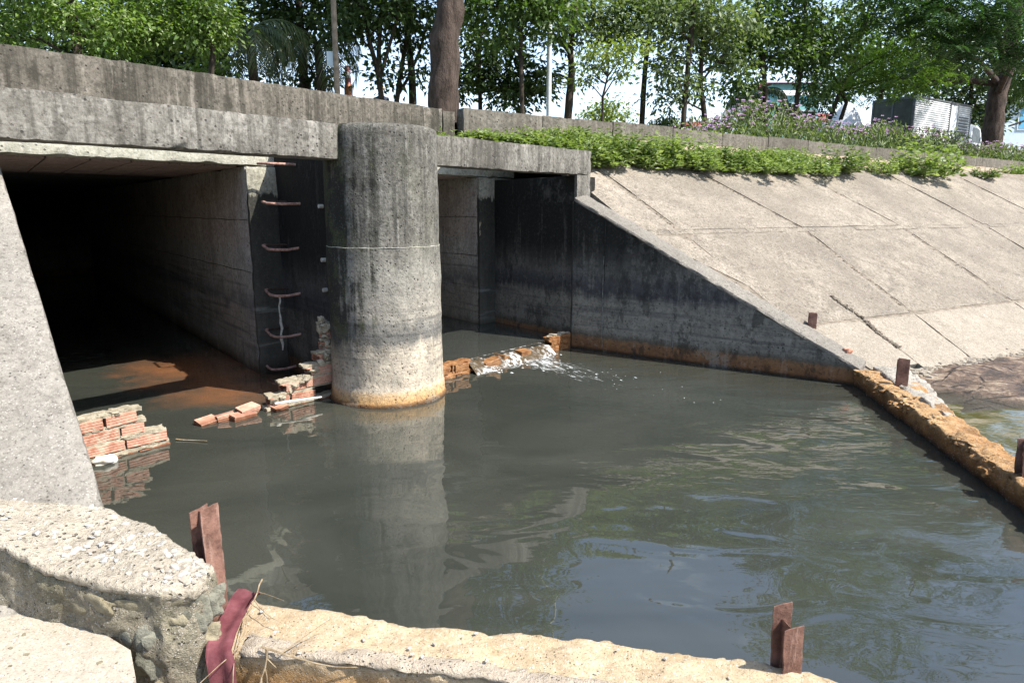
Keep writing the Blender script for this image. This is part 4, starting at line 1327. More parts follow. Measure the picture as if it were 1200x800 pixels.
pl = [(-1.28, 2.92, 0.24), (-1.275, 2.90, 0.262), (-1.265, 2.80, 0.275), (-1.25, 2.68, 0.280), (-1.24, 2.56, 0.280), (-1.225, 2.46, 0.280), (-1.212, 2.415, 0.262), (-1.20, 2.40, 0.20), (-1.19, 2.395, 0.08), (-1.185, 2.39, -0.1)]
pr = [(-1.175, 2.905, 0.24), (-1.17, 2.88, 0.262), (-1.165, 2.78, 0.275), (-1.155, 2.66, 0.280), (-1.14, 2.54, 0.280), (-1.12, 2.44, 0.280), (-1.092, 2.40, 0.262), (-1.088, 2.388, 0.20), (-1.085, 2.385, 0.08), (-1.08, 2.38, -0.1)]
tag(build('cloth_strip', ribbon(pl, pr, 0.010), M['maroon'], sharp=80), 'faded maroon cloth strip draped over the near sill by the tall steel post', 'cloth')

random.seed(5)


def twig(name, label, start, dirn, n, step, rad, mat, curl=0.25, branches=3):
    mb = MB()

    def go(p, d, n_, r_, lvl):
        pts = [p]
        for k_ in range(n_):
            d = (d + Vector((random.uniform(-1, 1), random.uniform(-1, 1), random.uniform(-.5, .5))) * curl).normalized()
            p = p + d * step
            pts.append(p)
            if lvl and random.random() < branches / n_:
                go(p, (d + Vector((random.uniform(-1, 1), random.uniform(-1, 1), random.uniform(-.2, .4)))).normalized(), max(2, n_ // 2), r_ * .6, lvl - 1)
        mb.tube(pts, [max(0.0012, r_ * (1 - 0.7 * i / len(pts))) for i in range(len(pts))], 5)
    go(Vector(start), Vector(dirn).normalized(), n, rad, 1)
    return tag(build(name, mb, mat), label, 'twig')


twig('dry_twig', 'tangle of dry vine lying over the maroon cloth strip', (-1.16, 2.90, 0.31), (0.05, -1, 0.0), 9, 0.055, 0.0040, M['twig'], 0.18, 5)
twig('dry_twig', 'long bent dry twig hanging down the front of the sill', (-1.0, 2.44, 0.285), (1, -0.25, -0.16), 10, 0.045, 0.0050, M['twig'], 0.14, 4)
twig('dry_twig', 'short forked twig upright beside the cloth strip', (-0.97, 2.42, 0.29), (-0.15, -.15, -1), 5, 0.04, 0.006, M['twig'], 0.2, 3)
twig('dry_twig', 'brown twig on the pebbly top of the rubble wall', (-2.62, 3.33, 0.63), (0.7, -0.3, 0.1), 4, 0.035, 0.006, M['twig'], 0.3, 2)
twig('dry_twig', 'floating brown twig beside the left brick stump', (-2.95, 5.72, 0.012), (1, -0.25, -0.01), 6, 0.05, 0.007, M['twig'], 0.10, 1)

# ------------------------------------------------------------------ broken hollow-brick weirs
def brick_mesh(broken=0, seed=0, wet=False, Lx=0.23, Ly=0.14, Lz=0.088):
    """ribbed hollow clay brick along x with six dark squares painted as hole shade on its ends"""
    mb = MB()
    # ribbed profile in (y,z)
    prof = []
    nr = 4
    for i in range(nr):
        z0 = -Lz / 2 + Lz * i / nr
        z1 = -Lz / 2 + Lz * (i + 1) / nr
        g = 0.006
        prof += [(-Ly / 2, z0 + 0.004), (-Ly / 2, z1 - 0.004), (-Ly / 2 + g, z1 - 0.001), (-Ly / 2 + g, z1 + 0.001)] if i < nr - 1 else [(-Ly / 2, z0 + 0.004), (-Ly / 2, z1 - 0.004)]
    back = [(-y, z) for y, z in prof[::-1]]
    ring = prof + [(-Ly / 2 + 0.006, Lz / 2), (Ly / 2 - 0.006, Lz / 2)] + back + [(Ly / 2 - 0.006, -Lz / 2), (-Ly / 2 + 0.006, -Lz / 2)]
    m = len(ring)
    xs = [-Lx / 2, -Lx / 6, Lx / 6, Lx / 2]
    vs, fs = [], []
    for k_, x in enumerate(xs):
        for (y, z) in ring:
            xx = x
            if broken and k_ == len(xs) - 1:
                xx = x - broken * Lx * (0.35 + 0.5 * mnoise.noise(Vector((y * 12, z * 14, seed))))
            j = mnoise.noise_vector(Vector((x * 9 + seed * 5, y * 9, z * 9))) * 0.004
            vs.append(Vector((xx, y, z)) + j)
    for k_ in range(len(xs) - 1):
        for i in range(m):
            i2 = (i + 1) % m
            fs.append((k_ * m + i, (k_ + 1) * m + i, (k_ + 1) * m + i2, k_ * m + i2))
    fs.append(tuple(range(m)))
    fs.append(tuple((len(xs) - 1) * m + i for i in range(m))[::-1])
    mb.add(vs, fs)
    # flat dark squares on both ends, painting the shade inside the holes
    for e_ in (-1, 1):
        if e_ == 1 and broken:
            continue
        for r_ in range(2):
            for c_ in range(3):
                y0 = -Ly / 2 + 0.014 + c_ * (Ly - 0.018) / 3
                z0 = -Lz / 2 + 0.014 + r_ * (Lz - 0.02) / 2
                w, h_ = (Ly - 0.018) / 3 - 0.010, (Lz - 0.02) / 2 - 0.010
                x = e_ * (Lx / 2 + 0.0055)
                q = [Vector((x, y0, z0)), Vector((x, y0 + w, z0)), Vector((x, y0 + w, z0 + h_)), Vector((x, y0, z0 + h_))]
                mb.add(q, [(0, 1, 2, 3) if e_ == 1 else (3, 2, 1, 0)], 1)
    return mb.mesh('brick', [M['brick_wet'] if wet else M['brick'], M['hole_shade']], True, 30)


BRK = [brick_mesh(0, 0), brick_mesh(0, 2), brick_mesh(0.6, 4), brick_mesh(1.1, 6)]
BRKW = [brick_mesh(0, 0, True), brick_mesh(0.6, 4, True), brick_mesh(1.0, 8, True)]
HEAD = math.atan2(DD[1], DD[0])


def brick_weir(label, courses, q, meshes, group='broken brick weirs', zb0=0.0, mat='mortar'):
    """courses: list of (a_start, a_end, z centre); bricks laid along the head wall line"""
    w = thing('brick_weir', label, 'weir', group)
    mo = MB()
    for ci, (a0, a1, z, brk0, brk1) in enumerate(courses):
        n = max(1, int(round((a1 - a0) / 0.30)))
        ln = (a1 - a0) / n
        for i in range(n):
            a = a0 + (i + 0.5) * ln
            me = meshes[(i + ci) % 2]
            flip = 0
            if (i == n - 1 and brk1):
                me = meshes[-1]
            if (i == 0 and brk0):
                me = meshes[-1]
                flip = math.pi
            o = link('brick', me, w, loc(a, q + random.uniform(-.008, .008), z + random.uniform(-.004, .004)))
            o.rotation_euler = (random.uniform(-.09, .09), random.uniform(-.05, .05), HEAD + flip + random.uniform(-.06, .06))
            o.scale = ((ln - random.uniform(0.014, 0.035)) / 0.23, 1, random.uniform(.88, 1.06))
        # mortar bed above this course and core behind it
        x1 = a1 - (0.07 if brk1 else 0.0)
        x0 = a0 + (0.07 if brk0 else 0.0)
        mo.hexa(aq(x0, x1, q - 0.072, q + 0.07, z + 0.040, z + 0.072), 0.022, 0.014, 0.006, freq=9, seed=ci + a0)
        for i in range(1, n):
            mo.hexa(aq(a0 + i * ln - 0.009, a0 + i * ln + 0.009, q - 0.066, q + 0.066, z - 0.05, z + 0.05), 0.022, 0.012, 0.0, freq=9, seed=i)
        mo.hexa(aq(x0 + .02, x1 - .02, q - 0.05, q + 0.05, z - 0.062, z - 0.042), 0.04, 0.004, 0.0, freq=9)
    build('mortar', mo, M[mat], w)
    return w


w1 = brick_weir('low stump of salmon hollow bricks beside the left slab', [(-3.7, -2.335, -0.03, 0, 0), (-3.7, -2.36, 0.085, 0, 0), (-3.6, -2.44, 0.20, 0, 1), (-3.2, -2.47, 0.305, 1, 1)], 0.20, BRK)
ms = MB()
for i in range(26):
    ms.rock(loc(random.uniform(-3.3, -2.42), 0.135 + random.uniform(-.006, .012), random.choice([0.03, 0.145, 0.255]) + random.gauss(0, .018)), (random.uniform(.02, .06), .012, random.uniform(.008, .022)), i * 1.9, 2, HEAD, 0.6)
for i in range(12):
    ms.rock(loc(random.uniform(-3.3, -2.5), 0.20 + random.uniform(-.06, .06), 0.365), (random.uniform(.03, .07), .04, .018), i * 2.9, 2, HEAD, 0.6)
struct(build('mortar_crust', ms, M['mortar'], w1), 'stuff')
build('mortar_lump', MB().rock(loc(-2.86, 0.06, 0.02), (0.075, 0.05, 0.04), 8.2, 3, 0.4, 0.5), M['stick'], w1)
w2 = brick_weir('ragged stepped hollow brick remnant climbing the wall below the ladder',
                [(-1.42, -0.52, -0.035, 1, 0), (-1.40, -0.78, 0.085, 1, 0), (-1.26, -0.54, 0.205, 1, 0), (-0.98, -0.54, 0.325, 1, 0), (-0.82, -0.54, 0.445, 1, 0), (-0.70, -0.54, 0.565, 1, 0), (-0.66, -0.55, 0.675, 1, 0)], 0.42, BRK)
for (a, q, z, me, rx, ry, rz) in ((-1.50, 0.42, 0.055, 2, 0.2, 0.12, 0.06), (-1.72, 0.44, 0.022, 3, -0.15, 0.10, -0.1), (-1.90, 0.47, 0.004, 2, 0.3, 0.06, 0.12), (-1.60, 0.36, 0.01, 0, 0.1, -0.05, 0.1), (-1.18, 0.37, 0.02, 3, 0.3, 0.1, 0.2)):
    o = link('brick', BRK[me], w2, loc(a, q, z))
    o.rotation_euler = (rx, -ry, HEAD + rz)
    o.scale = (1.05, 0.9, 0.9)
mo = MB()
for i in range(70):
    z = 0.10 + 0.70 * random.random() ** 1.1
    amin = -1.62 + 1.0 * (min(1, z / 0.45)) ** 0.7
    a = amin + 0.06 * random.random() + (0.1 if z > .5 else 0) * 0
    mo.rock(loc(min(a, -0.56), 0.40 + random.uniform(-.06, .05), z), (random.uniform(.02, .055), random.uniform(.02, .045), random.uniform(.015, .035)), i * 1.3, 2, i, 0.6)
for i in range(9):
    mo.rock(loc(-0.60 + random.uniform(-.06, .06), 0.42 + random.uniform(-.05, .05), 0.70 + 0.15 * random.random()), (.025, .02, .035), i * 2.3, 2, i, 0.7)
struct(build('mortar_crust', mo, M['mortar'], w2), 'stuff')
w3 = brick_weir('wet ochre brick stub of the weir hard against the right side of the pier', [(0.62, 1.36, -0.02, 0, 1), (0.60, 1.34, 0.105, 0, 1)], 0.02, BRKW, mat='brick_wet')
w4 = brick_weir('ochre brick stub of the weir against the black wing wall', [(2.72, 3.42, 0.02, 1, 0), (2.78, 3.40, 0.14, 1, 0)], 0.02, BRKW, mat='brick_wet')
mo = MB()
for i in range(7):
    mo.rock(loc(2.93 + 0.07 * i, 0.02, 0.205 + 0.02 * math.sin(i * 2.1)), (.04, .05, .02), i * 3.1, 2, i, 0.6)
struct(build('mortar_crust', mo, M['mortar'], w4), 'stuff')
pts = [Vector(loc(-1.30, 0.22, 0.11)) + (Vector(loc(-0.80, 0.14, 0.09)) - Vector(loc(-1.30, 0.22, 0.11))) * (i / 5) for i in range(6)]
tag(build('bleached_stick', MB().tube(pts, [0.012, 0.015, 0.015, 0.014, 0.013, 0.008], 7), M['stick']), 'pale bleached stick leaning on the stepped brick remnant', 'stick')

# ------------------------------------------------------------------ overflow between the stubs, and its foam
mb = MB()
vs, fs = [], []
NA, NQ = 60, 14
for i in range(NA + 1):
    a = 1.26 + (2.86 - 1.26) * i / NA
    dip = 0.025 * mnoise.noise(Vector((a * 4, 0, 0)))
    for j in range(NQ + 1):
        f_ = j / NQ
        q = 0.16 - 0.36 * f_ - 0.03 * mnoise.noise(Vector((a * 5, 1, 0)))
        if f_ < 0.3:
            z = 0.121 - 0.01 * f_
        else:
            z = 0.118 - 0.128 * ((f_ - 0.3) / 0.7) ** 1.5
        z += dip * math.sin(f_ * math.pi) + 0.018 * mnoise.noise(Vector((a * 11, q * 6, 2))) * math.sin(f_ * math.pi)
        vs.append(loc(a, q, z))
for i in range(NA):
    for j in range(NQ):
        q = (i * (NQ + 1) + j, (i + 1) * (NQ + 1) + j, (i + 1) * (NQ + 1) + j + 1, i * (NQ + 1) + j + 1)
        fs.append(q[::-1])
mb.add(vs, fs)
struct(build('falling_water', mb, M['cascade'], sharp=180), 'stuff')
# bricks standing through the overflow
for (a, q, z, k_) in ((1.62, -0.05, 0.07, 0), (2.30, -0.03, 0.085, 1), (1.95, 0.02, 0.06, 2)):
    o = link('brick', BRKW[k_], w3, loc(a, q, z))
    o.rotation_euler = (0.1, 0.2 * (k_ - 1), HEAD + 0.2 * (k_ - 1))

random.seed(21)
fm = MB()


def blob(p, rx, ry, h_, ang, seed):
    n = 8
    vs = [Vector((p.x, p.y, p.z + h_))]
    ca, sa = math.cos(ang), math.sin(ang)
    for k_ in range(n):
        t = 2 * math.pi * k_ / n
        r_ = 1 + 0.45 * mnoise.noise(Vector((math.cos(t) * 1.2, math.sin(t) * 1.2, seed)))
        x, y = rx * r_ * math.cos(t), ry * r_ * math.sin(t)
        vs.append(Vector((p.x + x * ca - y * sa, p.y + x * sa + y * ca, p.z - 0.002)))
    fm.add(vs, [(0, 1 + k_, 1 + (k_ + 1) % n) for k_ in range(n)])


flow = (Vector((1.62, 7.05, 0)) - Vector((0.35, 8.95, 0))).normalized()
side = Vector((-flow.y, flow.x, 0))
fang = math.atan2(flow.y, flow.x)
for i in range(40):          # churned line at the foot of the fall
    a = random.uniform(1.30, 2.9)
    if mnoise.noise(Vector((a * 3.1, 0, 7))) < -0.12:
        continue
    p = loc(a, -0.17 - abs(random.gauss(0, 0.08)), 0.004)
    s_ = random.uniform(0.004, 0.018)
    blob(p, s_ * 1.8, s_, s_ * 0.55, fang + random.gauss(0, .6), i * 1.1)
for i in range(40):          # tongue drifting off to the right
    d = abs(random.gauss(0, 0.75))
    w = random.gauss(0, 0.16 + 0.10 * d)
    if mnoise.noise(Vector((d * 2.2, w * 5.5, 3))) < -0.02 + 0.09 * d:
        continue
    p = Vector((0.42, 8.80, 0.003)) + flow * d + side * w
    s_ = random.uniform(0.003, 0.012) / (1 + 0.4 * d)
    blob(p, s_ * 3.4, s_, s_ * 0.3, fang + random.gauss(0, .35), i * 0.7)
for i in range(22):          # scattered flecks
    d = random.uniform(0.6, 2.6)
    w = random.gauss(0.12 * d, 0.10 + 0.16 * d)
    p = Vector((0.42, 8.80, 0.003)) + flow * d + side * w
    s_ = random.uniform(0.0015, 0.0045)
    blob(p, s_ * 2, s_, s_ * 0.4, fang + random.gauss(0, .4), i * 0.9)
struct(build('foam', fm, M['foam'], sharp=80), 'stuff')


# ------------------------------------------------------------------ foliage
def leaf_obj(name, C, D_, N_, L, W, mat, parent=None):
    """many leaves: arrays of centre, direction, normal, length, width -> one mesh of folded rhombs"""
    n = len(C)
    D_ = D_ / np.linalg.norm(D_, axis=1, keepdims=True)
    Sd = np.cross(D_, N_)
    Sd /= np.linalg.norm(Sd, axis=1, keepdims=True) + 1e-9
    Nn = np.cross(Sd, D_)
    L = np.asarray(L).reshape(-1, 1)
    W = np.asarray(W).reshape(-1, 1)
    v = np.empty((n, 4, 3))
    v[:, 0] = C - D_ * L * 0.5
    v[:, 1] = C + Sd * W * 0.5 + Nn * W * 0.18
    v[:, 2] = C + D_ * L * 0.5 - Nn * L * 0.10
    v[:, 3] = C - Sd * W * 0.5 + Nn * W * 0.18
    me = bpy.data.meshes.new(name)
    me.vertices.add(n * 4)
    me.vertices.foreach_set('co', v.reshape(-1))
    me.loops.add(n * 6)
    base = (np.arange(n) * 4)[:, None]
    idx = np.concatenate([base + np.array([[0, 1, 2]]), base + np.array([[0, 2, 3]])], axis=1).reshape(-1)
    me.loops.foreach_set('vertex_index', idx.astype(np.int32))
    me.polygons.add(n * 2)
    me.polygons.foreach_set('loop_start', (np.arange(n * 2) * 3).astype(np.int32))
    me.polygons.foreach_set('loop_total', np.full(n * 2, 3, np.int32))
    me.materials.append(mat)
    me.update(calc_edges=True)
    me.validate()
    return link(name, me, parent)


def rand_unit(n):
    v = rng.normal(size=(n, 3))
    return v / np.linalg.norm(v, axis=1, keepdims=True)


def clump_leaves(cc, k, spread, size, droop=0.35, flat=0.6):
    """k leaves round each clump centre"""
    n = len(cc) * k
    C = np.repeat(cc, k, axis=0)
    off = rng.normal(size=(n, 3)) * spread * np.array([1, 1, flat])
    D_ = off + rand_unit(n) * spread * 0.8
    D_[:, 2] -= droop * spread * 1.5
    N_ = rand_unit(n) * 0.75 + np.array([0, 0, 1.0])
    L = size * rng.uniform(0.65, 1.3, n)
    return C + off, D_, N_, L, L * rng.uniform(0.42, 0.62, n)


def frond_leaves(cc, k, spread, size, leaflets=9):
    """feathery leaves: rows of narrow leaflets either side of a drooping rib"""
    n = len(cc) * k
    base = np.repeat(cc, k, axis=0) + rng.normal(size=(n, 3)) * spread * np.array([1, 1, .5])
    ang = rng.uniform(0, 2 * np.pi, n)
    d = np.stack([np.cos(ang), np.sin(ang), rng.uniform(-.55, .15, n)], 1)
    d /= np.linalg.norm(d, axis=1, keepdims=True)
    sd = np.stack([-np.sin(ang), np.cos(ang), np.zeros(n)], 1)
    Ls = size * rng.uniform(.75, 1.25, n)
    Cs, Ds, Ns, LL, WW = [], [], [], [], []
    for i in range(leaflets):
        f = (i + 0.6) / leaflets
        p = base + d * (Ls * f)[:, None] + np.array([0, 0, -1.0]) * (Ls * 0.28 * f * f)[:, None]
        ll = Ls * 0.30 * (1 - 0.55 * abs(f - 0.45))
        for s_ in (-1, 1):
            dd = sd * s_ + d * 0.45 + np.array([0, 0, -0.22])
            dd /= np.linalg.norm(dd, axis=1, keepdims=True)
            Cs.append(p + dd * (ll * 0.5)[:, None])
            Ds.append(dd)
            Ns.append(np.cross(dd, d) * -s_ + rand_unit(n) * .15)
            LL.append(ll)
            WW.append(Ls / leaflets * 0.72)
    return np.concatenate(Cs), np.concatenate(Ds), np.concatenate(Ns), np.concatenate(LL), np.concatenate(WW)


def blob_clumps(c, rx, rz, n, hollow=0.35):
    u = rand_unit(n)
    r = rng.uniform(hollow, 1.0, n) ** 0.7
    return np.array(c)[None] + u * r[:, None] * np.array([rx, rx * 0.85, rz])[None]


def tree(name, label, D, trunk, r0, crowns, leafmat, barkmat='bark_dark', lsize=0.15, k=34, spread=0.26, kind='leaf', sides=9, extra=None, limbs=2, group='trees behind the parapet', rtop=0.45, wob=0.18, ground=None):
    """trunk: pixel path; crowns: (px, py, rx, rz, clumps[, depth]) - pixel of the centre, sizes in metres"""
    root = thing(name, label, 'tree', group)
    pts = [at(x, y, D) for x, y in trunk]
    base = pts[0].copy()
    base.z = 3.3
    pts = [base - Vector((0, 0, 0.2)), base] + [p for p in pts if p.z > 3.35]
    # smooth the path
    fine = []
    for i in range(len(pts) - 1):
        for j in range(3):
            fine.append(pts[i].lerp(pts[i + 1], j / 3))
    fine.append(pts[-1])
    m = len(fine)
    mb = MB().tube(fine, [r0 * (1.18 if i < 2 else 1.0) * (1 - (1 - rtop) * i / m) for i in range(m)], sides, wob=wob)
    if extra:
        for path_, r_ in extra:
            e = [at(x, y, D + dd) for x, y, dd in path_]
            mb.tube(e, [r_ * (1 - 0.45 * i / len(e)) for i in range(len(e))], 7, wob=wob)
    allc = []
    for cr in crowns:
        px, py, rx, rz, n = cr[:5]
        dd = cr[5] if len(cr) > 5 else 0
        c = at(px, py, D + dd)
        if px > 270:
            n = max(4, int(n * (0.62 if py > -30 else 0.75)))
        cl = blob_clumps(c, rx, rz, n)
        allc.append(cl)
        # limb from the trunk toward this crown
        if limbs:
            j = min(range(m), key=lambda i: abs(fine[i].z - (c.z - rz * 0.9)) + (0.5 if i < m // 2 else 0))
            s_ = fine[max(m // 3, j)]
            mid = s_.lerp(c, 0.5) + Vector((0, 0, 0.15))
            rr = max(0.018, r0 * 0.30)
            mb.tube([s_, mid, c], [rr, rr * .7, rr * .4], 6, wob=0.2)
            for t_ in range(limbs):
                e = Vector(cl[int(rng.integers(len(cl)))])
                mb.tube([mid.lerp(c, 0.3), mid.lerp(e, 0.6) + Vector((0, 0, .08)), e], [rr * .45, rr * .3, rr * .15], 5)
    build('trunk', mb, M[barkmat], root, sharp=70)
    cc = np.concatenate(allc)
    if kind == 'leaf':
        arr = clump_leaves(cc, k, spread, lsize)
    else:
        arr = frond_leaves(cc, k, spread, lsize)
    leaf_obj('crown', *arr, M[leafmat], root)
    return root


def high(px, py, D, rx, rz, n):
    return (px, py, rx, rz, n)


# left side: sunlit broadleaf trees close behind the parapet
tree('broadleaf_tree', 'bright green broadleaf tree over the left end of the parapet', 11.5, [(95, 100), (92, 60), (84, 10), (75, -120)], 0.11,
     [(5, 42, .75, .42, 26), (60, 8, .8, .40, 28), (118, 28, .7, .40, 28), (90, -80, 1.0, .5, 36), (0, -110, 1.5, .9, 46), (30, -260, 1.8, 1.0, 40)],
     'leaf_bright', lsize=0.085, k=64, spread=0.20)
tree('broadleaf_tree', 'bright green broadleaf tree with a thin leaning stem left of the palm', 12.2, [(246, 100), (250, 62), (246, 30), (225, -40)], 0.065,
     [(180, 14, .7, .36, 30), (228, 10, .6, .45, 30), (150, 50, .5, .26, 14), (212, 48, .55, .24, 18), (245, 30, .35, .3, 16), (175, -70, 1.0, .5, 36), (150, -270, 1.6, 1.0, 36)],
     'leaf_bright', lsize=0.085, k=64, spread=0.19)
tree('shade_tree', 'dark dense tree filling the gap behind the bright left trees', 19, [(160, 110), (160, 40), (150, -60)], 0.16,
     [(40, 50, 2.2, 1.1, 70), (130, 60, 2.0, 1.1, 70), (215, 55, 1.5, 1.1, 60), (80, -40, 2.5, 1.5, 60), (200, -40, 2.5, 1.5, 60), (150, -200, 4.0, 2.4, 70), (20, -250, 4, 2.5, 60)],
     'leaf_dark', lsize=0.20, k=42, spread=0.34)
tree('shade_tree', 'dark backlit tree with a straight trunk behind the palms', 18, [(357, 110), (354, 60), (350, 0), (350, -120)], 0.15,
     [(290, 12, 1.2, .6, 48), (350, 5, 1.3, .7, 56), (400, 15, .9, .5, 34), (335, 55, .5, .45, 18), (345, 98, .62, .07, 9), (370, 92, .45, .05, 6), (300, -60, 2.2, 1.2, 60), (390, -70, 2.2, 1.2, 60), (340, -220, 3.6, 2.2, 80), (300, -400, 3.5, 2.2, 60)],
     'leaf_dark', lsize=0.17, k=38, spread=0.26)
tree('shade_tree', 'dark many stemmed tree left of the thick trunk, rising from one foot', 16, [(447, 118), (444, 90), (432, 45), (418, -20)], 0.085,
     [(430, 5, 1.1, .6, 44), (410, 45, .6, .4, 16), (470, 10, .9, .5, 36), (425, -70, 2.0, 1.1, 60), (480, -80, 1.8, 1.0, 44), (420, -230, 3.0, 1.8, 66), (440, -400, 3.2, 2.0, 56), (440, 75, .5, .3, 6)],
     'leaf_dark', lsize=0.15, k=34, spread=0.25, extra=[([(446, 105, 0), (444, 60, 0), (447, 10, .2), (440, -40, .3)], 0.06), ([(446, 90, 0), (456, 55, -.1), (466, 20, -.2), (470, -30, -.3)], 0.045)])
tree('shade_tree', 'dark forked tree just left of the thick trunk', 17, [(465, 118), (468, 95), (474, 60), (480, 10), (484, -60)], 0.075,
     [(495, 30, .9, .6, 30), (468, 45, .6, .5, 16), (500, 85, .35, .4, 8), (490, -60, 1.8, 1.1, 50), (500, -200, 2.6, 1.6, 56), (455, 95, .4, .25, 5)],
     'leaf_dark', lsize=0.15, k=34, spread=0.25, extra=[([(484, 122, .5), (483, 90, .5), (478, 40, .6), (470, -20, .6)], 0.10), ([(466, 112, 0), (478, 92, 0), (492, 60, 0), (505, 10, 0)], 0.045)])
tree('rain_tree', 'huge thick grey brown trunk standing close behind the parapet', 12.5, [(520, 135), (521, 100), (519, 60), (526, 20), (530, -10), (532, -160), (520, -300)], 0.30,
     [(520, -430, 2.6, 1.1, 80), (590, -470, 1.8, 1.0, 50), (450, -500, 2.4, 1.2, 60)],
     'leaf_mid', 'bark_grey', lsize=0.24, k=38, spread=0.36, sides=18, rtop=0.72, wob=0.30)
tree('shade_tree', 'low dark round tree between the thick trunk and the thin straight stem', 19, [(563, 130), (562, 100), (562, 60), (566, 20)], 0.075,
     [(556, 98, .75, .55, 30), (600, 112, .9, .38, 40), (575, 70, .9, .6, 36), (610, 85, .7, .5, 24), (545, 60, .55, .4, 14), (640, 92, .35, .3, 10), (570, 25, 1.0, .6, 30)],
     'leaf_dark', lsize=0.17, k=36, spread=0.24)
tree('slim_tree', 'thin straight brown stem left of the lamp post', 15.5, [(612, 135), (611, 90), (610, 30), (611, -60), (612, -200)], 0.058,
     [(565, 5, .9, .5, 40), (612, 5, .8, .6, 40), (640, 15, .7, .5, 26), (585, 40, .5, .5, 14), (610, -60, 1.2, .6, 36), (560, -90, 1.8, 1.0, 50), (575, -230, 1.6, 1.2, 56)],
     'leaf_mid', lsize=0.15, k=36, spread=0.25, rtop=.6)
tree('shade_tree', 'spreading tree with a curved dark trunk right of the lamp post', 18, [(665, 142), (668, 112), (670, 85), (668, 55), (674, 10), (680, -60)], 0.125,
     [(690, 35, 1.2, .5, 40), (650, 40, .7, .5, 22), (720, 20, .9, .5, 30), (640, 95, .4, .4, 10), (660, 5, 1.2, .5, 46)],
     'leaf_grey', lsize=0.14, k=34, spread=0.23, extra=[([(668, 62, 0), (655, 48, 0), (640, 40, 0)], 0.05)])
tree('young_tree', 'slender young tree with a pale yellow green crown above the kerb wall', 14.5, [(706, 148), (706, 115), (712, 90)], 0.035,
     [(715, 62, .62, .24, 26), (745, 62, .42, .22, 15), (690, 82, .40, .2, 9), (680, 97, .22, .10, 5), (730, 90, .28, .10, 4), (700, 72, .35, .2, 12)],
     'leaf_yellow', 'bark_dark', lsize=0.10, k=26, spread=0.14, limbs=2, extra=[([(707, 113, 0), (718, 95, .1), (738, 85, .1)], 0.016), ([(707, 116, 0), (698, 105, -.1), (685, 93, -.1)], 0.012)])
tree('slim_tree', 'dark straight trunk just right of the yellow green young tree', 18.5, [(752, 155), (754, 110), (757, 70), (764, 20), (768, -40)], 0.085,
     [(745, 10, .9, .5, 30), (735, 35, .7, .35, 20), (790, 15, .9, .35, 32), (755, 5, .9, .35, 26)],
     'leaf_mid', lsize=0.15, k=34, spread=0.25, rtop=.6)
tree('slim_tree', 'tall dark slender trunk, left of a close pair by the red roof', 17, [(800, 158), (803, 115), (807, 70), (813, 10), (818, -60)], 0.078,
     [(780, 30, .7, .5, 30), (800, 100, .45, .6, 16), (785, 85, .4, .5, 14), (830, 15, .9, .4, 34), (808, 5, .9, .35, 22)],
     'leaf_grey', lsize=0.14, k=34, spread=0.22, rtop=.6)
tree('slim_tree', 'crooked dark trunk, right of a close pair by the red roof', 18, [(826, 158), (825, 130), (821, 100), (822, 60), (826, 25)], 0.092,
     [(835, 45, .9, .55, 40), (860, 75, .5, .4, 14), (815, 105, .45, .35, 14), (855, 35, .8, .5, 26), (775, 120, .35, .3, 8), (790, 65, .5, .5, 14)],
     'leaf_grey', lsize=0.14, k=34, spread=0.22, extra=[([(823, 95, 0), (838, 75, 0), (855, 55, 0)], 0.03)])
tree('broadleaf_tree', 'green leafy tree rising left of the aqua house', 21, [(897, 145), (897, 110), (894, 70), (888, 30), (885, -60)], 0.10,
     [(890, 25, 1.6, .9, 80), (860, 60, .8, .6, 36), (915, 60, .8, .6, 34), (870, 100, .7, .4, 22), (935, -50, 1.6, .9, 50), (990, -170, 2.0, 1.5, 50)],
     'leaf_mid', lsize=0.17, k=36, spread=0.27)
tree('broadleaf_tree', 'green leafy tree standing in front of the aqua house', 22, [(932, 150), (934, 115), (938, 80), (943, 40), (946, -40)], 0.10,
     [(950, 20, 1.8, .9, 84), (930, 70, .7, .5, 26), (970, 60, 1.1, .6, 44), (955, 100, .55, .3, 14), (970, -60, 2.4, 1.3, 66), (1060, -200, 2.6, 1.8, 56)],
     'leaf_mid', lsize=0.17, k=36, spread=0.27)
tree('flame_tree', 'light green feathery tree with leaning stems behind the flower bed', 24, [(968, 150), (976, 130), (984, 108), (998, 80), (1010, 40)], 0.095,
     [(1010, 70, 1.6, .8, 66), (1060, 60, 1.5, .8, 66), (985, 90, .8, .5, 24), (1040, 95, 1.2, .5, 36), (1040, 15, 2.2, .9, 64), (1090, 90, .9, .5, 30), (1040, -70, 2.6, 1.2, 56), (1120, -200, 3.0, 1.8, 50)],
     'leaf_pinnate', lsize=0.42, k=5, spread=0.34, kind='frond', extra=[([(985, 140, .4), (992, 120, .4), (984, 105, .3), (975, 85, .3)], 0.07)])
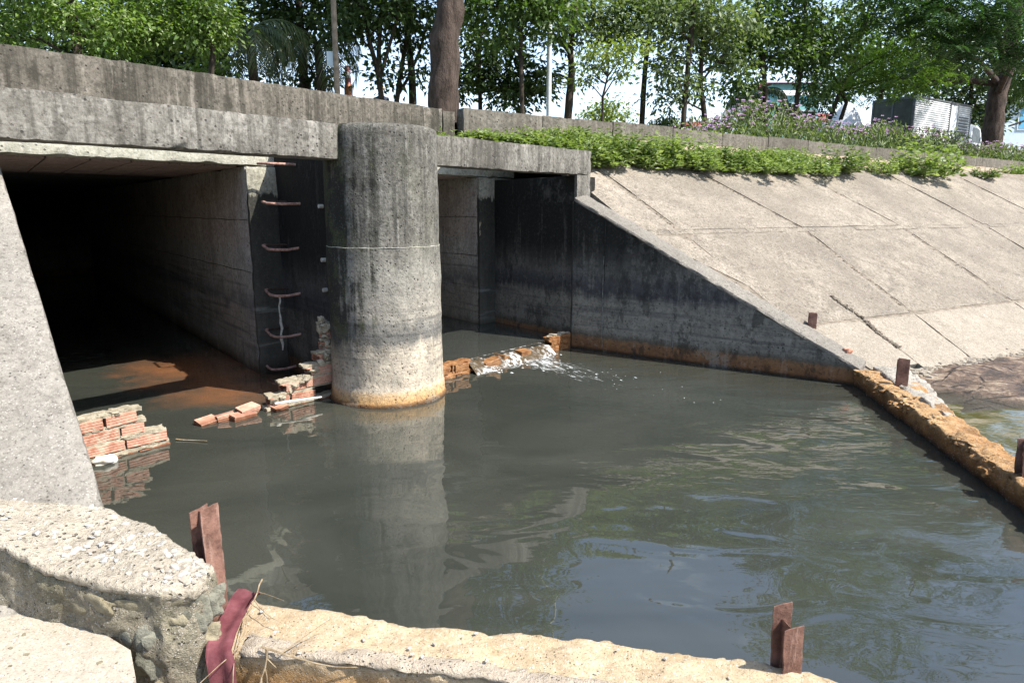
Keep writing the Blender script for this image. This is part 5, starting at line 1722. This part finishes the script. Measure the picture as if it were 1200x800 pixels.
tree('flame_tree', 'big leaning trunk with a sawn stub at the right, under dark feathery leaves', 25.5, [(1162, 175), (1165, 140), (1169, 110), (1178, 78), (1186, 45), (1192, -20), (1180, -140)], 0.37,
     [(1110, 10, 1.92, 0.64, 75, -4), (1060, -5, 1.54, 0.64, 50, -4), (1165, 25, 1.15, 0.58, 45, -4), (1200, 55, 0.90, 0.64, 30, -4), (1120, 55, 1.15, 0.32, 30, -4), (1180, -60, 3.20, 1.28, 75), (1080, -90, 3.07, 1.28, 70), (1150, -220, 4.61, 2.30, 87), (1250, -120, 3.84, 1.92, 50), (1060, 90, 0.64, 0.15, 8), (1085, 100, 0.64, 0.15, 8)],
     'leaf_pinnate_dark', 'bark_grey', lsize=0.60, k=6, spread=0.34, kind='frond', sides=14, rtop=.55, extra=[([(1172, 100, -.2), (1180, 88, -.45), (1182, 82, -.5)], 0.22)])
tree('shade_tree', 'dark slim trunk right behind the box truck', 34, [(1136, 160), (1137, 130), (1139, 95), (1142, 50)], 0.14,
     [(1095, 95, 2.2, 1.1, 60), (1150, 105, 2.0, 1.3, 60), (1120, 60, 2.6, 1.3, 60), (1190, 110, 1.5, 1.0, 30), (1120, 130, 1.1, .8, 22), (1150, 140, 1.1, .7, 20)],
     'leaf_dark', lsize=0.26, k=36, spread=0.40)
tree('broadleaf_tree', 'leafy tree cut by the right edge beside the pale blue house', 30, [(1232, 175), (1228, 120), (1220, 60), (1215, 0)], 0.15,
     [(1195, 95, 1.0, .7, 44), (1210, 60, 1.6, 1.0, 56), (1190, 20, 1.6, .8, 40), (1230, -60, 3.5, 2, 60)],
     'leaf_mid', lsize=0.19, k=36, spread=0.30, extra=[([(1215, 130, 0), (1200, 142, 0), (1182, 148, 0)], 0.05)])
tree('broadleaf_tree', 'distant mid green tree filling the sky behind the box truck', 40, [(1030, 150), (1032, 110), (1035, 60)], 0.2,
     [(1000, 80, 2.6, 1.6, 60), (1060, 85, 3.0, 1.5, 70), (1100, 50, 3.0, 1.6, 60), (1030, 40, 3.2, 1.6, 60)],
     'leaf_mid', lsize=0.30, k=34, spread=0.48)

# shrubs that show just over the wall
def shrub(name, label, cat, px, py, D, rx, rz, n, mat, size, k=30, spread=0.2, group=None, zbase=3.3):
    root = thing(name, label, cat, group)
    c = at(px, py, D)
    cl = blob_clumps(c, rx, rz, n, 0.1)
    st = MB()
    base = Vector((c.x, c.y, zbase))
    for i in range(7):
        e = Vector(cl[int(rng.integers(len(cl)))])
        st.tube([base + Vector((random.uniform(-.1, .1), random.uniform(-.1, .1), -0.1)), base.lerp(e, .5) + Vector((0, 0, .1)), e], [0.02, 0.014, 0.006], 5)
    build('stems', st, M['bark_dark'], root)
    leaf_obj('foliage', *clump_leaves(cl, k, spread, size), M[mat], root)
    return root


shrub('bush', 'pale olive bush behind the wall under the young yellow green tree', 'bush', 712, 138, 21, 0.95, .5, 46, 'leaf_yellow', .12, 34, .2, 'bushes behind the wall')
shrub('bush', 'low dark clipped bush behind the wall left of the close pair of trunks', 'bush', 778, 148, 24, .7, .32, 26, 'leaf_dark', .13, 34, .16, 'bushes behind the wall')
shrub('bush', 'small green bush at the foot of the close pair of trunks', 'bush', 806, 155, 20, .35, .3, 12, 'leaf_grey', .1, 30, .14, 'bushes behind the wall')
shrub('bush', 'small bright bush at the wall end of the left palm', 'bush', 255, 88, 15, .55, .35, 18, 'leaf_bright', .11, 34, .16, 'bushes behind the wall')
shrub('bush', 'leafy shrub in front of the aqua house', 'bush', 960, 122, 27, .7, .7, 26, 'leaf_dark', .15, 30, .22, 'bushes behind the wall')


# palms
def palm(label, px, py, D, fronds, length, mat, trunk_r=0.12, seed=1):
    root = thing('palm_tree', label, 'palm', 'palms behind the wall')
    top = at(px, py, D)
    base = Vector((top.x + 0.1, top.y, 3.1))
    build('trunk', MB().tube([base, base.lerp(top, .5), top], [trunk_r * 1.2, trunk_r, trunk_r * .85], 9, wob=.15), M['bark_grey'], root)
    rg = random.Random(seed)
    for i in range(fronds):
        an = 2 * math.pi * i / fronds + rg.uniform(-.25, .25)
        elev = rg.uniform(0.1, 0.95)
        ln = length * rg.uniform(.8, 1.1)
        d = Vector((math.cos(an), math.sin(an), 0))
        mb = MB()
        rib = []
        NSEG_ = 14
        p = top.copy()
        pitch = elev
        for j in range(NSEG_ + 1):
            rib.append(p.copy())
            p = p + (d * math.cos(pitch) + Vector((0, 0, 1)) * math.sin(pitch)) * (ln / NSEG_)
            pitch -= 0.155 + 0.02 * j * 0.5
        mb.tube(rib, [0.03 * (1 - .85 * j / NSEG_) for j in range(NSEG_ + 1)], 5)
        sd = Vector((-d.y, d.x, 0))
        nl = 34
        for j in range(3, nl):
            f = j / nl * NSEG_
            k_ = min(NSEG_ - 1, int(f))
            q = rib[k_].lerp(rib[k_ + 1], f - k_)
            tdir = (rib[k_ + 1] - rib[k_]).normalized()
            ll = ln * 0.26 * math.sin(math.pi * min(0.97, 0.12 + 0.85 * j / nl)) ** 0.6
            for s_ in (-1, 1):
                o = (sd * s_ * 0.75 + tdir * 0.55 + Vector((0, 0, -0.55 + rg.uniform(-.2, .15)))).normalized()
                wv = tdir * 0.022
                m_ = q + o * ll * 0.5 + Vector((0, 0, 0.03))
                e = q + o * ll + Vector((0, 0, -ll * 0.28))
                mb.add([q - wv * .6, q + wv * .6, m_ + wv, e, m_ - wv], [(0, 1, 2, 4), (4, 2, 3)])
        build('frond', mb, M[mat], root, smooth=False)
    return root


palm('shaggy palm with drooping grey green fronds left of the dark straight trunk', 292, 40, 15.5, 15, 1.7, 'leaf_palm', .11, 3)
palm('dark palm arching fronds toward the pale pole', 372, 52, 17.5, 11, 1.9, 'leaf_palm', .11, 8)
palm('low palm with drooping fronds left of the aqua house', 885, 112, 25, 12, 1.7, 'leaf_palm', .11, 5)
palm('low dark palm in front of the aqua house', 912, 126, 26, 10, 1.6, 'leaf_palm', .10, 9)

# ------------------------------------------------------------------ poles
lp = thing('lamp_post', 'slim pale galvanised lamp post between two trees', 'lamp post')
b_ = at(643, 140, 16.5)
tp = at(645, -330, 16.5)
build('pole', MB().tube([Vector((b_.x, b_.y, 3.1)), Vector((b_.x, b_.y, 5.0)), Vector((b_.x, b_.y, 8.0)), Vector((b_.x, b_.y, tp.z))], [0.062, 0.056, 0.048, 0.04], 12), M['galv'], lp, sharp=80)
build('base_plate', MB().box(b_.x - .15, b_.x + .15, b_.y - .15, b_.y + .15, 3.25, 3.32), M['galv'], lp)
build('lamp_arm', MB().tube([Vector((b_.x, b_.y, tp.z - .1)), Vector((b_.x + .2, b_.y + .6, tp.z + .35)), Vector((b_.x + .3, b_.y + 1.5, tp.z + .5))], .03, 8), M['galv'], lp, sharp=80)
build('lamp_head', MB().rock((b_.x + .33, b_.y + 1.8, tp.z + .5), (.14, .36, .07), 1, 3, 0, .05), M['galv'], lp)
pp_ = thing('pale_pole', 'pale brown bare pole with a small blue board, left of the many stemmed tree', 'pole')
b_ = at(395, 108, 13.5)
build('pole', MB().tube([Vector((b_.x, b_.y, 3.1)), Vector((b_.x + .01, b_.y, 6)), Vector((b_.x - .02, b_.y, 9.5))], [0.055, 0.05, 0.042], 10, wob=.12), M['bark_pole'], pp_, sharp=80)
q = at(386.5, 69, 13.6)
build('board', MB().box(q.x - .055, q.x + .075, q.y - .012, q.y + .012, q.z - .13, q.z + .13), M['blue_white'], pp_)
sp = thing('striped_post', 'pinkish red and white post on an orange foot showing over the parapet', 'post')
q = at(408, 100, 19)
build('foot', MB().tube([Vector((q.x, q.y, 3.4)), Vector((q.x, q.y, 5.12)), Vector((q.x, q.y, 5.20))], [.13, .11, .09], 12), M['orange'], sp)
build('band', MB().tube([Vector((q.x, q.y, 5.202)), Vector((q.x, q.y, 5.36))], .085, 12), M['pinkred'], sp)
build('band', MB().tube([Vector((q.x, q.y, 5.362)), Vector((q.x, q.y, 5.49))], .083, 12), M['white_paint'], sp)
build('band', MB().tube([Vector((q.x, q.y, 5.492)), Vector((q.x, q.y, 5.64)), Vector((q.x, q.y, 5.67))], [.084, .08, .05], 12), M['pinkred'], sp)

# person in a yellow helmet, hidden by the parapet up to the head
ps = thing('person', 'person in a yellow helmet, only the helmet showing above the parapet', 'person')
hd = at(446, 104, 22)


def skin_body(name, verts, edges, radii, mat, parent):
    me = bpy.data.meshes.new(name)
    me.from_pydata(verts, edges, [])
    me.materials.append(mat)
    o = link(name, me, parent)
    sk = o.modifiers.new('skin', 'SKIN')
    o.modifiers.new('subdivision', 'SUBSURF').levels = 1
    for i, r in enumerate(radii):
        me.skin_vertices[0].data[i].radius = (r, r)
    me.skin_vertices[0].data[0].use_root = True
    return o


hz = hd.z
x, y = hd.x, hd.y
bv = [(x, y, hz - .82), (x, y, hz - .58), (x, y, hz - .32), (x, y, hz - .21), (x, y, hz - .08), (x - .2, y, hz - .30), (x - .26, y, hz - .58), (x - .22, y - .1, hz - .82), (x + .2, y, hz - .30), (x + .26, y, hz - .58), (x + .22, y - .1, hz - .82),
      (x - .1, y, hz - .88), (x - .11, y, hz - 1.28), (x - .11, y, hz - 1.66), (x - .11, y - .12, hz - 1.70), (x + .1, y, hz - .88), (x + .11, y, hz - 1.28), (x + .11, y, hz - 1.66), (x + .11, y - .12, hz - 1.70)]
be = [(0, 1), (1, 2), (2, 3), (3, 4), (2, 5), (5, 6), (6, 7), (2, 8), (8, 9), (9, 10), (0, 11), (11, 12), (12, 13), (13, 14), (0, 15), (15, 16), (16, 17), (17, 18)]
br = [.14, .15, .15, .055, .09, .06, .045, .035, .06, .045, .035, .09, .065, .045, .04, .09, .065, .045, .04]
skin_body('body', bv, be, br, M['cloth_blue'], ps)
build('face', MB().rock((x, y - .02, hz - .07), (.075, .095, .12), 1, 3, 0, .08), M['skin'], ps)
vs, fs = [], []
for i in range(9):
    ph = math.pi / 2 * i / 8
    for s_ in range(18):
        an = 2 * math.pi * s_ / 18
        vs.append((x + .125 * math.cos(ph) * math.cos(an), y + .15 * math.cos(ph) * math.sin(an), hz - .01 + .14 * math.sin(ph)))
for i in range(8):
    for s_ in range(18):
        s2 = (s_ + 1) % 18
        fs.append((i * 18 + s_, i * 18 + s2, (i + 1) * 18 + s2, (i + 1) * 18 + s_))
mb = MB().add(vs, fs)
rim = [Vector((x + .15 * math.cos(2 * math.pi * s_ / 18), y + .185 * math.sin(2 * math.pi * s_ / 18), hz - .012)) for s_ in range(18)]
mb.add([Vector(v) for v in vs[:18]] + rim, [(s_, 18 + s_, 18 + (s_ + 1) % 18, (s_ + 1) % 18) for s_ in range(18)])
build('helmet', mb, M['yellow'], ps)

# ------------------------------------------------------------------ box truck behind the flower bed
truck = thing('box_truck', 'white corrugated box truck parked behind the flower bed', 'truck')
TO = Vector((15.75, 28.0, 0))
TX = Vector((0.819, 0.574, 0))
TY = Vector((-0.574, 0.819, 0))


def T(u, v, z):
    return TO + TX * u + TY * v + Vector((0, 0, z))


def tbox(u0, u1, v0, v1, z0, z1, **kw):
    kw.setdefault('cell', 100)
    return MB().hexa([T(u, v, z) for z in (z0, z1) for v in (v0, v1) for u in (u0, u1)], **kw)


ZB, ZT = 4.42, 6.32
build('cargo_box', tbox(0.05, 5.0, 0.02, 1.63, ZB, ZT - .02), M['white_metal'], truck)
mb = MB()
nr = 22
for i in range(nr):
    z = ZB + .06 + (ZT - ZB - .12) * i / nr
    dz = (ZT - ZB - .12) / nr
    for (u0, u1) in ((0.06, 3.03), (3.77, 5.0)):
        vs = [T(u, v, zz) for u in (u0, u1) for v, zz in ((0.018, z), (-0.02, z + dz * .3), (-0.02, z + dz * .6), (0.018, z + dz))]
        mb.add(vs, [(0, 4, 5, 1), (1, 5, 6, 2), (2, 6, 7, 3)])
build('corrugated_side', mb, M['white_metal'], truck, smooth=False)
fr = MB()
for (u0, u1, v0, v1, z0, z1) in ((-.01, .06, -.03, .06, ZB, ZT), (-.01, .06, 1.58, 1.66, ZB, ZT), (-.012, 5.02, -.032, .03, ZT - .05, ZT + .012), (-.014, .05, .061, 1.579, ZT - .10, ZT + .01), (-.014, .05, .061, 1.579, ZB, ZB + .08), (-.016, .05, .79, .86, ZB + .081, ZT - .101), (4.96, 5.03, -.028, .04, ZB, ZT - .051)):
    fr.hexa([T(u, v, z) for z in (z0, z1) for v in (v0, v1) for u in (u0, u1)], cell=100)
build('box_frame', fr, M['frame_grey'], truck, smooth=False)
for v0, v1 in ((.07, .785), (.865, 1.575)):
    build('rear_door', tbox(.005, .045, v0, v1, ZB + .085, ZT - .105), M['dark_panel'], truck)
sd = build('side_door', tbox(3.10, 3.70, -.03, .03, ZB + .05, ZT - .12), M['white_paint'], truck)
fr = MB()
for (u0, u1, z0, z1) in ((3.04, 3.10, ZB, ZT - .06), (3.70, 3.76, ZB, ZT - .06), (3.101, 3.699, ZT - .118, ZT - .062)):
    fr.hexa([T(u, v, z) for z in (z0, z1) for v in (-.035, .03) for u in (u0, u1)], cell=100)
build('door_frame', fr, M['frame_grey'], truck, smooth=False)
lv = MB()
for i in range(7):
    z = ZB + .62 + i * .12
    lv.hexa([T(u, v, zz) for zz in (z, z + .05) for v in (-.04, .0) for u in (3.92, 4.75)], cell=100)
build('louvre', lv, M['frame_grey'], truck, smooth=False)
cab = MB()
prof = [(5.10, 4.0), (6.72, 4.0), (6.78, 4.55), (6.62, 4.85), (6.30, 5.45), (5.95, 5.58), (5.10, 5.58)]
for v in (.05, 1.6):
    pass
vs = [T(u, v, z) for v in (.06, 1.59) for u, z in prof]
n_ = len(prof)
cab.add(vs, [tuple(range(n_)), tuple(range(n_, 2 * n_))[::-1]] + [(i, n_ + i, n_ + (i + 1) % n_, (i + 1) % n_) for i in range(n_)])
build('cab', cab, M['white_paint'], truck, smooth=False)
vs = [T(u, .052, z) for u, z in ((5.55, 4.85), (6.50, 4.85), (6.24, 5.40), (5.95, 5.48), (5.55, 5.48))]
build('side_window', MB().add(vs + [p + TY * .012 for p in vs], [(0, 1, 2, 3, 4), (0, 5, 6, 1), (1, 6, 7, 2), (2, 7, 8, 3), (3, 8, 9, 4), (4, 9, 5, 0)]), M['glass'], truck, smooth=False)
build('mirror_arm', MB().tube([T(6.5, .05, 4.9), T(6.75, -.12, 5.1), T(6.78, -.14, 4.5)], .015, 6), M['frame_grey'], truck)
build('chassis', tbox(0.1, 6.6, .45, 1.2, 4.12, 4.40), M['frame_grey'], truck)
for u in (1.0, 5.75):
    for v in (.22, 1.42):
        c0 = T(u, v - .11, 3.98)
        w = build('wheel', MB().tube([c0, c0 + TY * .03, c0 + TY * .19, c0 + TY * .22], [.31, .36, .36, .31], 20), M['rubber'], truck)
        build('hub', MB().tube([c0 - TY * .012, c0 + TY * .05], .17, 14), M['galv'], w)

# ------------------------------------------------------------------ houses beyond
def house(label, px0, px1, D, ztop, roof_h, wallm, roofm, windows, depth=6.0, over=0.35, group='houses beyond the trees'):
    h_ = thing('house', label, 'house', group)
    a, b2 = at(px0, 140, D), at(px1, 140, D)
    x0, x1 = a.x, b2.x
    build('wall', MB().box(x0, x1, D, D + depth, 3.2, ztop), M[wallm], h_, smooth=False)
    vs = [Vector((x0 - over, D - over, ztop + .01)), Vector((x1 + over, D - over, ztop + .01)), Vector((x1 + over, D + depth + over, ztop + .01)), Vector((x0 - over, D + depth + over, ztop + .01)),
          Vector((x0 + .3, D + depth / 2, ztop + roof_h)), Vector((x1 - .3, D + depth / 2, ztop + roof_h))]
    build('roof', MB().add(vs, [(0, 1, 5, 4), (2, 3, 4, 5), (1, 2, 5), (3, 0, 4), (3, 2, 1, 0)]), M[roofm], h_, smooth=False)
    for (wx, wz, ww, wh, wm) in windows:
        xx = x0 + (x1 - x0) * wx
        f = build('window', MB().box(xx - ww / 2 - .07, xx + ww / 2 + .07, D - .05, D + .02, wz - .07, wz + wh + .07), M['white_paint'], h_, smooth=False)
        build('pane', MB().box(xx - ww / 2, xx + ww / 2, D - .062, D - .02, wz, wz + wh), M[wm], f, smooth=False)
    return h_


hs = house('aqua painted house with a red roof glimpsed between the trees', 903, 958, 46, 9.8, 0.6, 'aqua', 'red_roof', [(.3, 6.8, 1.0, 1.3, 'glass'), (.75, 6.8, 1.0, 1.3, 'glass')])
cv = MB()
a = at(903, 110, 45)
cv.add([a + Vector((0, 0, .2)), a + Vector((3.2, 0, .2)), a + Vector((3.2, -1.2, -.25)), a + Vector((0, -1.2, -.25)), a + Vector((0, 0, .15)), a + Vector((3.2, 0, .15)), a + Vector((3.2, -1.2, -.30)), a + Vector((0, -1.2, -.30))], [(0, 1, 2, 3), (7, 6, 5, 4), (2, 6, 7, 3)])
build('awning', cv, M['tarp'], hs, smooth=False)
house('pale blue house with a bright blue window at the right edge', 1178, 1235, 42, 8.2, 0.4, 'blue_white', 'white_metal', [(.42, 6.6, .8, 1.3, 'blue'), (.8, 6.6, .8, 1.3, 'blue')])
house('low shed with a red sheet roof right of the close pair of trunks', 803, 846, 60, 8.7, 0.75, 'blue_white', 'red_roof', [(.5, 6.5, 1, 1, 'glass')], 5)
house('small brick coloured house left of the white tarpaulin', 958, 992, 52, 8.2, 0.9, 'tarp', 'red_roof', [(.5, 6.5, 1, 1, 'glass')], 5)
tp_ = MB()
a = at(1000, 121, 36)
ring = [(1.5, 4.2), (1.25, 4.8), (.9, 5.6), (.55, 6.6), (.25, a.z - .1), (.05, a.z)]
vs, fs = [], []
for (r_, z) in ring:
    for s_ in range(20):
        an = 2 * math.pi * s_ / 20
        rr = r_ * (1 + .09 * math.sin(an * 7 + z))
        vs.append((a.x - .3 + rr * math.cos(an), a.y + rr * math.sin(an), z))
for i in range(len(ring) - 1):
    for s_ in range(20):
        s2 = (s_ + 1) % 20
        fs.append((i * 20 + s_, i * 20 + s2, (i + 1) * 20 + s2, (i + 1) * 20 + s_))
tag(build('tarpaulin', tp_.add(vs, fs), M['tarp']), 'white pleated tarpaulin draped to a peak left of the truck', 'tarpaulin')

# ------------------------------------------------------------------ weeds along the bank top
def weed_meshes(n_stems, height, leaf, spread, seed):
    global rng
    rng = np.random.default_rng(seed)
    Cs, Ds, Ns, Ls, Ws = [], [], [], [], []
    for i in range(n_stems):
        an = rng.uniform(0, 2 * np.pi)
        r_ = spread * math.sqrt(rng.uniform(0, 1))
        b = np.array([r_ * math.cos(an), r_ * math.sin(an), 0])
        hh = height * rng.uniform(.45, 1.0) * (1 - 0.45 * (r_ / spread) ** 2)
        lean = np.array([math.cos(an), math.sin(an), 0]) * hh * rng.uniform(.05, .5)
        m = 15
        for j in range(m):
            f = (j + .5) / m
            p = b + lean * f ** 1.5 + np.array([0, 0, hh * f])
            a2 = rng.uniform(0, 2 * np.pi)
            d = np.array([math.cos(a2), math.sin(a2), rng.uniform(-.2, .7)])
            l = leaf * rng.uniform(.6, 1.2) * (1.15 - .5 * f)
            Cs.append(p + d * l * .55)
            Ds.append(d)
            Ns.append(np.array([0, 0, 1.0]) + rng.normal(size=3) * .35)
            Ls.append(l)
            Ws.append(l * .42)
    return tuple(np.array(x) for x in (Cs, Ds, Ns, Ls, Ws))


def top_z(s_, f_):
    """height of the soil shoulder at bank station s, f from slab edge (0) to kerb (1)"""
    a = bank(s_, 0.95, -0.03)
    w = BW + s_ * BB
    den = BM[0] * KN[0] + BM[1] * KN[1]
    rr = ((KERB0 - w) @ KN + 0.05) / den
    r_ = 0.95 + (rr - 0.95) * f_
    p = BW + s_ * BB + r_ * BM
    return Vector((p[0], p[1], a.z + (3.24 - a.z) * max(0, f_) ** 0.75))


WM = []
for i in range(6):
    arr = weed_meshes(42, 0.36 + 0.05 * i, 0.125, 0.34 + 0.03 * (i % 3), 100 + i)
    o = leaf_obj('weed_foliage', *arr, M['weed' if i % 3 else 'weed_dark'])
    WM.append(o.data)
    bpy.data.objects.remove(o)
random.seed(33)
# dense ground cover: nobody could count it
cover = MB()
covers = []
for i in range(150):
    if i < 105:
        s_ = random.uniform(0.1, 6.4)
        f_ = random.uniform(-0.16, 0.50)
        if mnoise.noise(Vector((s_ * 1.6, f_ * 3, 2))) < -0.10:
            continue
    else:
        s_ = random.uniform(6.0, 20)
        f_ = random.uniform(-0.05, 0.35)
    if s_ > 6.6 and mnoise.noise(Vector((s_ * 0.9, 0, 5))) < 0.05:
        continue
    covers.append((top_z(s_, f_), random.uniform(.6, 1.0)))
mound = MB().rock(tuple(kerb(0.95, -0.36, 2.90)), (1.15, 0.30, 0.085), 3.3, 4, math.atan2(KD[1], KD[0]), 0.35)
struct(build('soil_mound', mound, M['sand'], sharp=80))
for i in range(26):
    t_k = random.uniform(0.0, 2.6)
    covers.append((kerb(t_k, random.uniform(-.75, -.10), 2.93 + 0.06 * random.random()), random.uniform(.55, 1.0) * (0.7 + 0.12 * t_k)))
for i in range(18):
    covers.append((top_z(random.uniform(0.3, 1.3), random.uniform(-0.02, 0.62)), random.uniform(.6, .95)))
for i in range(20):
    covers.append((loc(random.uniform(2.0, 3.7), random.uniform(1.99, 2.10), 2.84), random.uniform(.5, .95)))
Cs, Ds, Ns, Ls, Ws = [], [], [], [], []
for i, (p, sc) in enumerate(covers):
    c, d, n_, l, w = weed_meshes(22, (0.20 + 0.30 * random.random()) * sc, 0.115, 0.36 * sc, 300 + i)
    Cs.append(c + np.array(p))
    Ds.append(d)
    Ns.append(n_)
    Ls.append(l)
    Ws.append(w)
struct(leaf_obj('weed_cover', *(np.concatenate(x) for x in (Cs, Ds, Ns, Ls, Ws)), M['weed']), 'stuff')
specs = [
    ('tall leafy weed bush just behind the right end of the concrete beam', (640, 150), 'q', 1.15),
    ('small sprig of weed beside the crack in the parapet', (556, 150), 'q', 0.70),
    ('bushy weed at the top corner where the beam meets the bank', (725, 0), 0.9, 1.0),
    ('round bright weed clump, first along the bank from the beam', (770, 0), 1.55, 1.15),
    ('broad dark leaved weed clump on the bank above the first slab joint', (815, 0), 2.35, 1.15),
    ('big bright weed clump above the second slab', (860, 0), 3.05, 1.2),
    ('bright weed clump left of the bare gap in the weeds', (905, 0), 3.9, 1.1),
    ('drooping weed clump hanging over the second slab joint', (950, 0), 4.6, 0.85),
    ('low spreading weed clump in front of the middle of the kerb wall', (990, 0), 5.6, 0.95),
    ('upright grey green weed bush standing alone below the box truck', (1043, 0), 6.9, 1.2),
    ('flat weed mat trailing right of the upright grey green bush', (1085, 0), 8.3, 0.8),
    ('large round grey green weed bush below the leaning flame tree', (1143, 0), 9.9, 1.75),
    ('last weed clump on the bank at the right edge', (1195, 0), 12.2, 0.9)]
for i, (lab, pxy, s_, sc) in enumerate(specs):
    root = thing('weed_bush', lab, 'weed', 'weed bushes along the bank top')
    if s_ == 'q':
        p = kerb(1.75, -.40, 2.96) if i == 0 else kerb(0.22, -.30, 2.95)
    else:
        p = top_z(s_, 0.12 if s_ < 6 else 0.05)
    root.location = p
    root.rotation_euler = (0, 0, random.uniform(0, 6))
    root.scale = (sc, sc, sc)
    link('foliage', WM[i % 6], root)
    mb = MB()
    for j in range(6):
        an = j * 1.05
        mb.tube([(0, 0, -.03), (.08 * math.cos(an), .08 * math.sin(an), .15), (.16 * math.cos(an), .16 * math.sin(an), .3)], [.006, .005, .003], 5)
    build('stems', mb, M['twig'], root)

# ------------------------------------------------------------------ violet flower bed behind the kerb
rng = np.random.default_rng(77)
n = 15000
t_ = 6.6 + 26 * rng.uniform(0, 1, n) ** 1.15
off = 0.35 + 2.6 * rng.uniform(0, 1, n) ** 1.3
hgt = (1.12 - 0.012 * (t_ - 7)) * (0.8 + 0.35 * np.array([mnoise.noise(Vector((a * 0.8, b * 0.8, 0))) for a, b in zip(t_, off)])) * np.clip((t_ - 6.4) / 1.6, .35, 1)
f = rng.uniform(0.1, 1, n) ** 0.7
XY = KERB0[None] + t_[:, None] * KD[None] + off[:, None] * KN[None]
Cc = np.stack([XY[:, 0], XY[:, 1], 3.34 + hgt * f], 1)
an = rng.uniform(0, 2 * np.pi, n)
dd = np.stack([np.cos(an) * .6, np.sin(an) * .6, rng.uniform(.2, 1.4, n)], 1)
L = rng.uniform(.10, .22, n)
bed = leaf_obj('flower_bed', Cc, dd, rand_unit(n) + np.array([0, -.3, .6]), L, L * .24, M['bed_leaf'])
struct(bed, 'stuff')
sel = rng.choice(n, 3200, replace=False)
sel = sel[(f[sel] > .55)]
P_ = Cc[sel].copy()
P_[:, 2] = 3.34 + hgt[sel] * rng.uniform(.75, 1.12, len(sel))
pet = []
PD, PN, PCc = [], [], []
for kk in range(4):
    a2 = kk * np.pi / 2 + rng.uniform(0, 1, len(sel))
    d = np.stack([np.cos(a2), np.sin(a2), np.full(len(sel), .35)], 1)
    PCc.append(P_ + d * 0.024)
    PD.append(d)
    PN.append(np.tile(np.array([0.2, -.5, 1.0]), (len(sel), 1)))
npet = len(sel) * 4
struct(leaf_obj('flower_heads', np.concatenate(PCc), np.concatenate(PD), np.concatenate(PN), np.full(npet, .062), np.full(npet, .055), M['petal']), 'stuff')
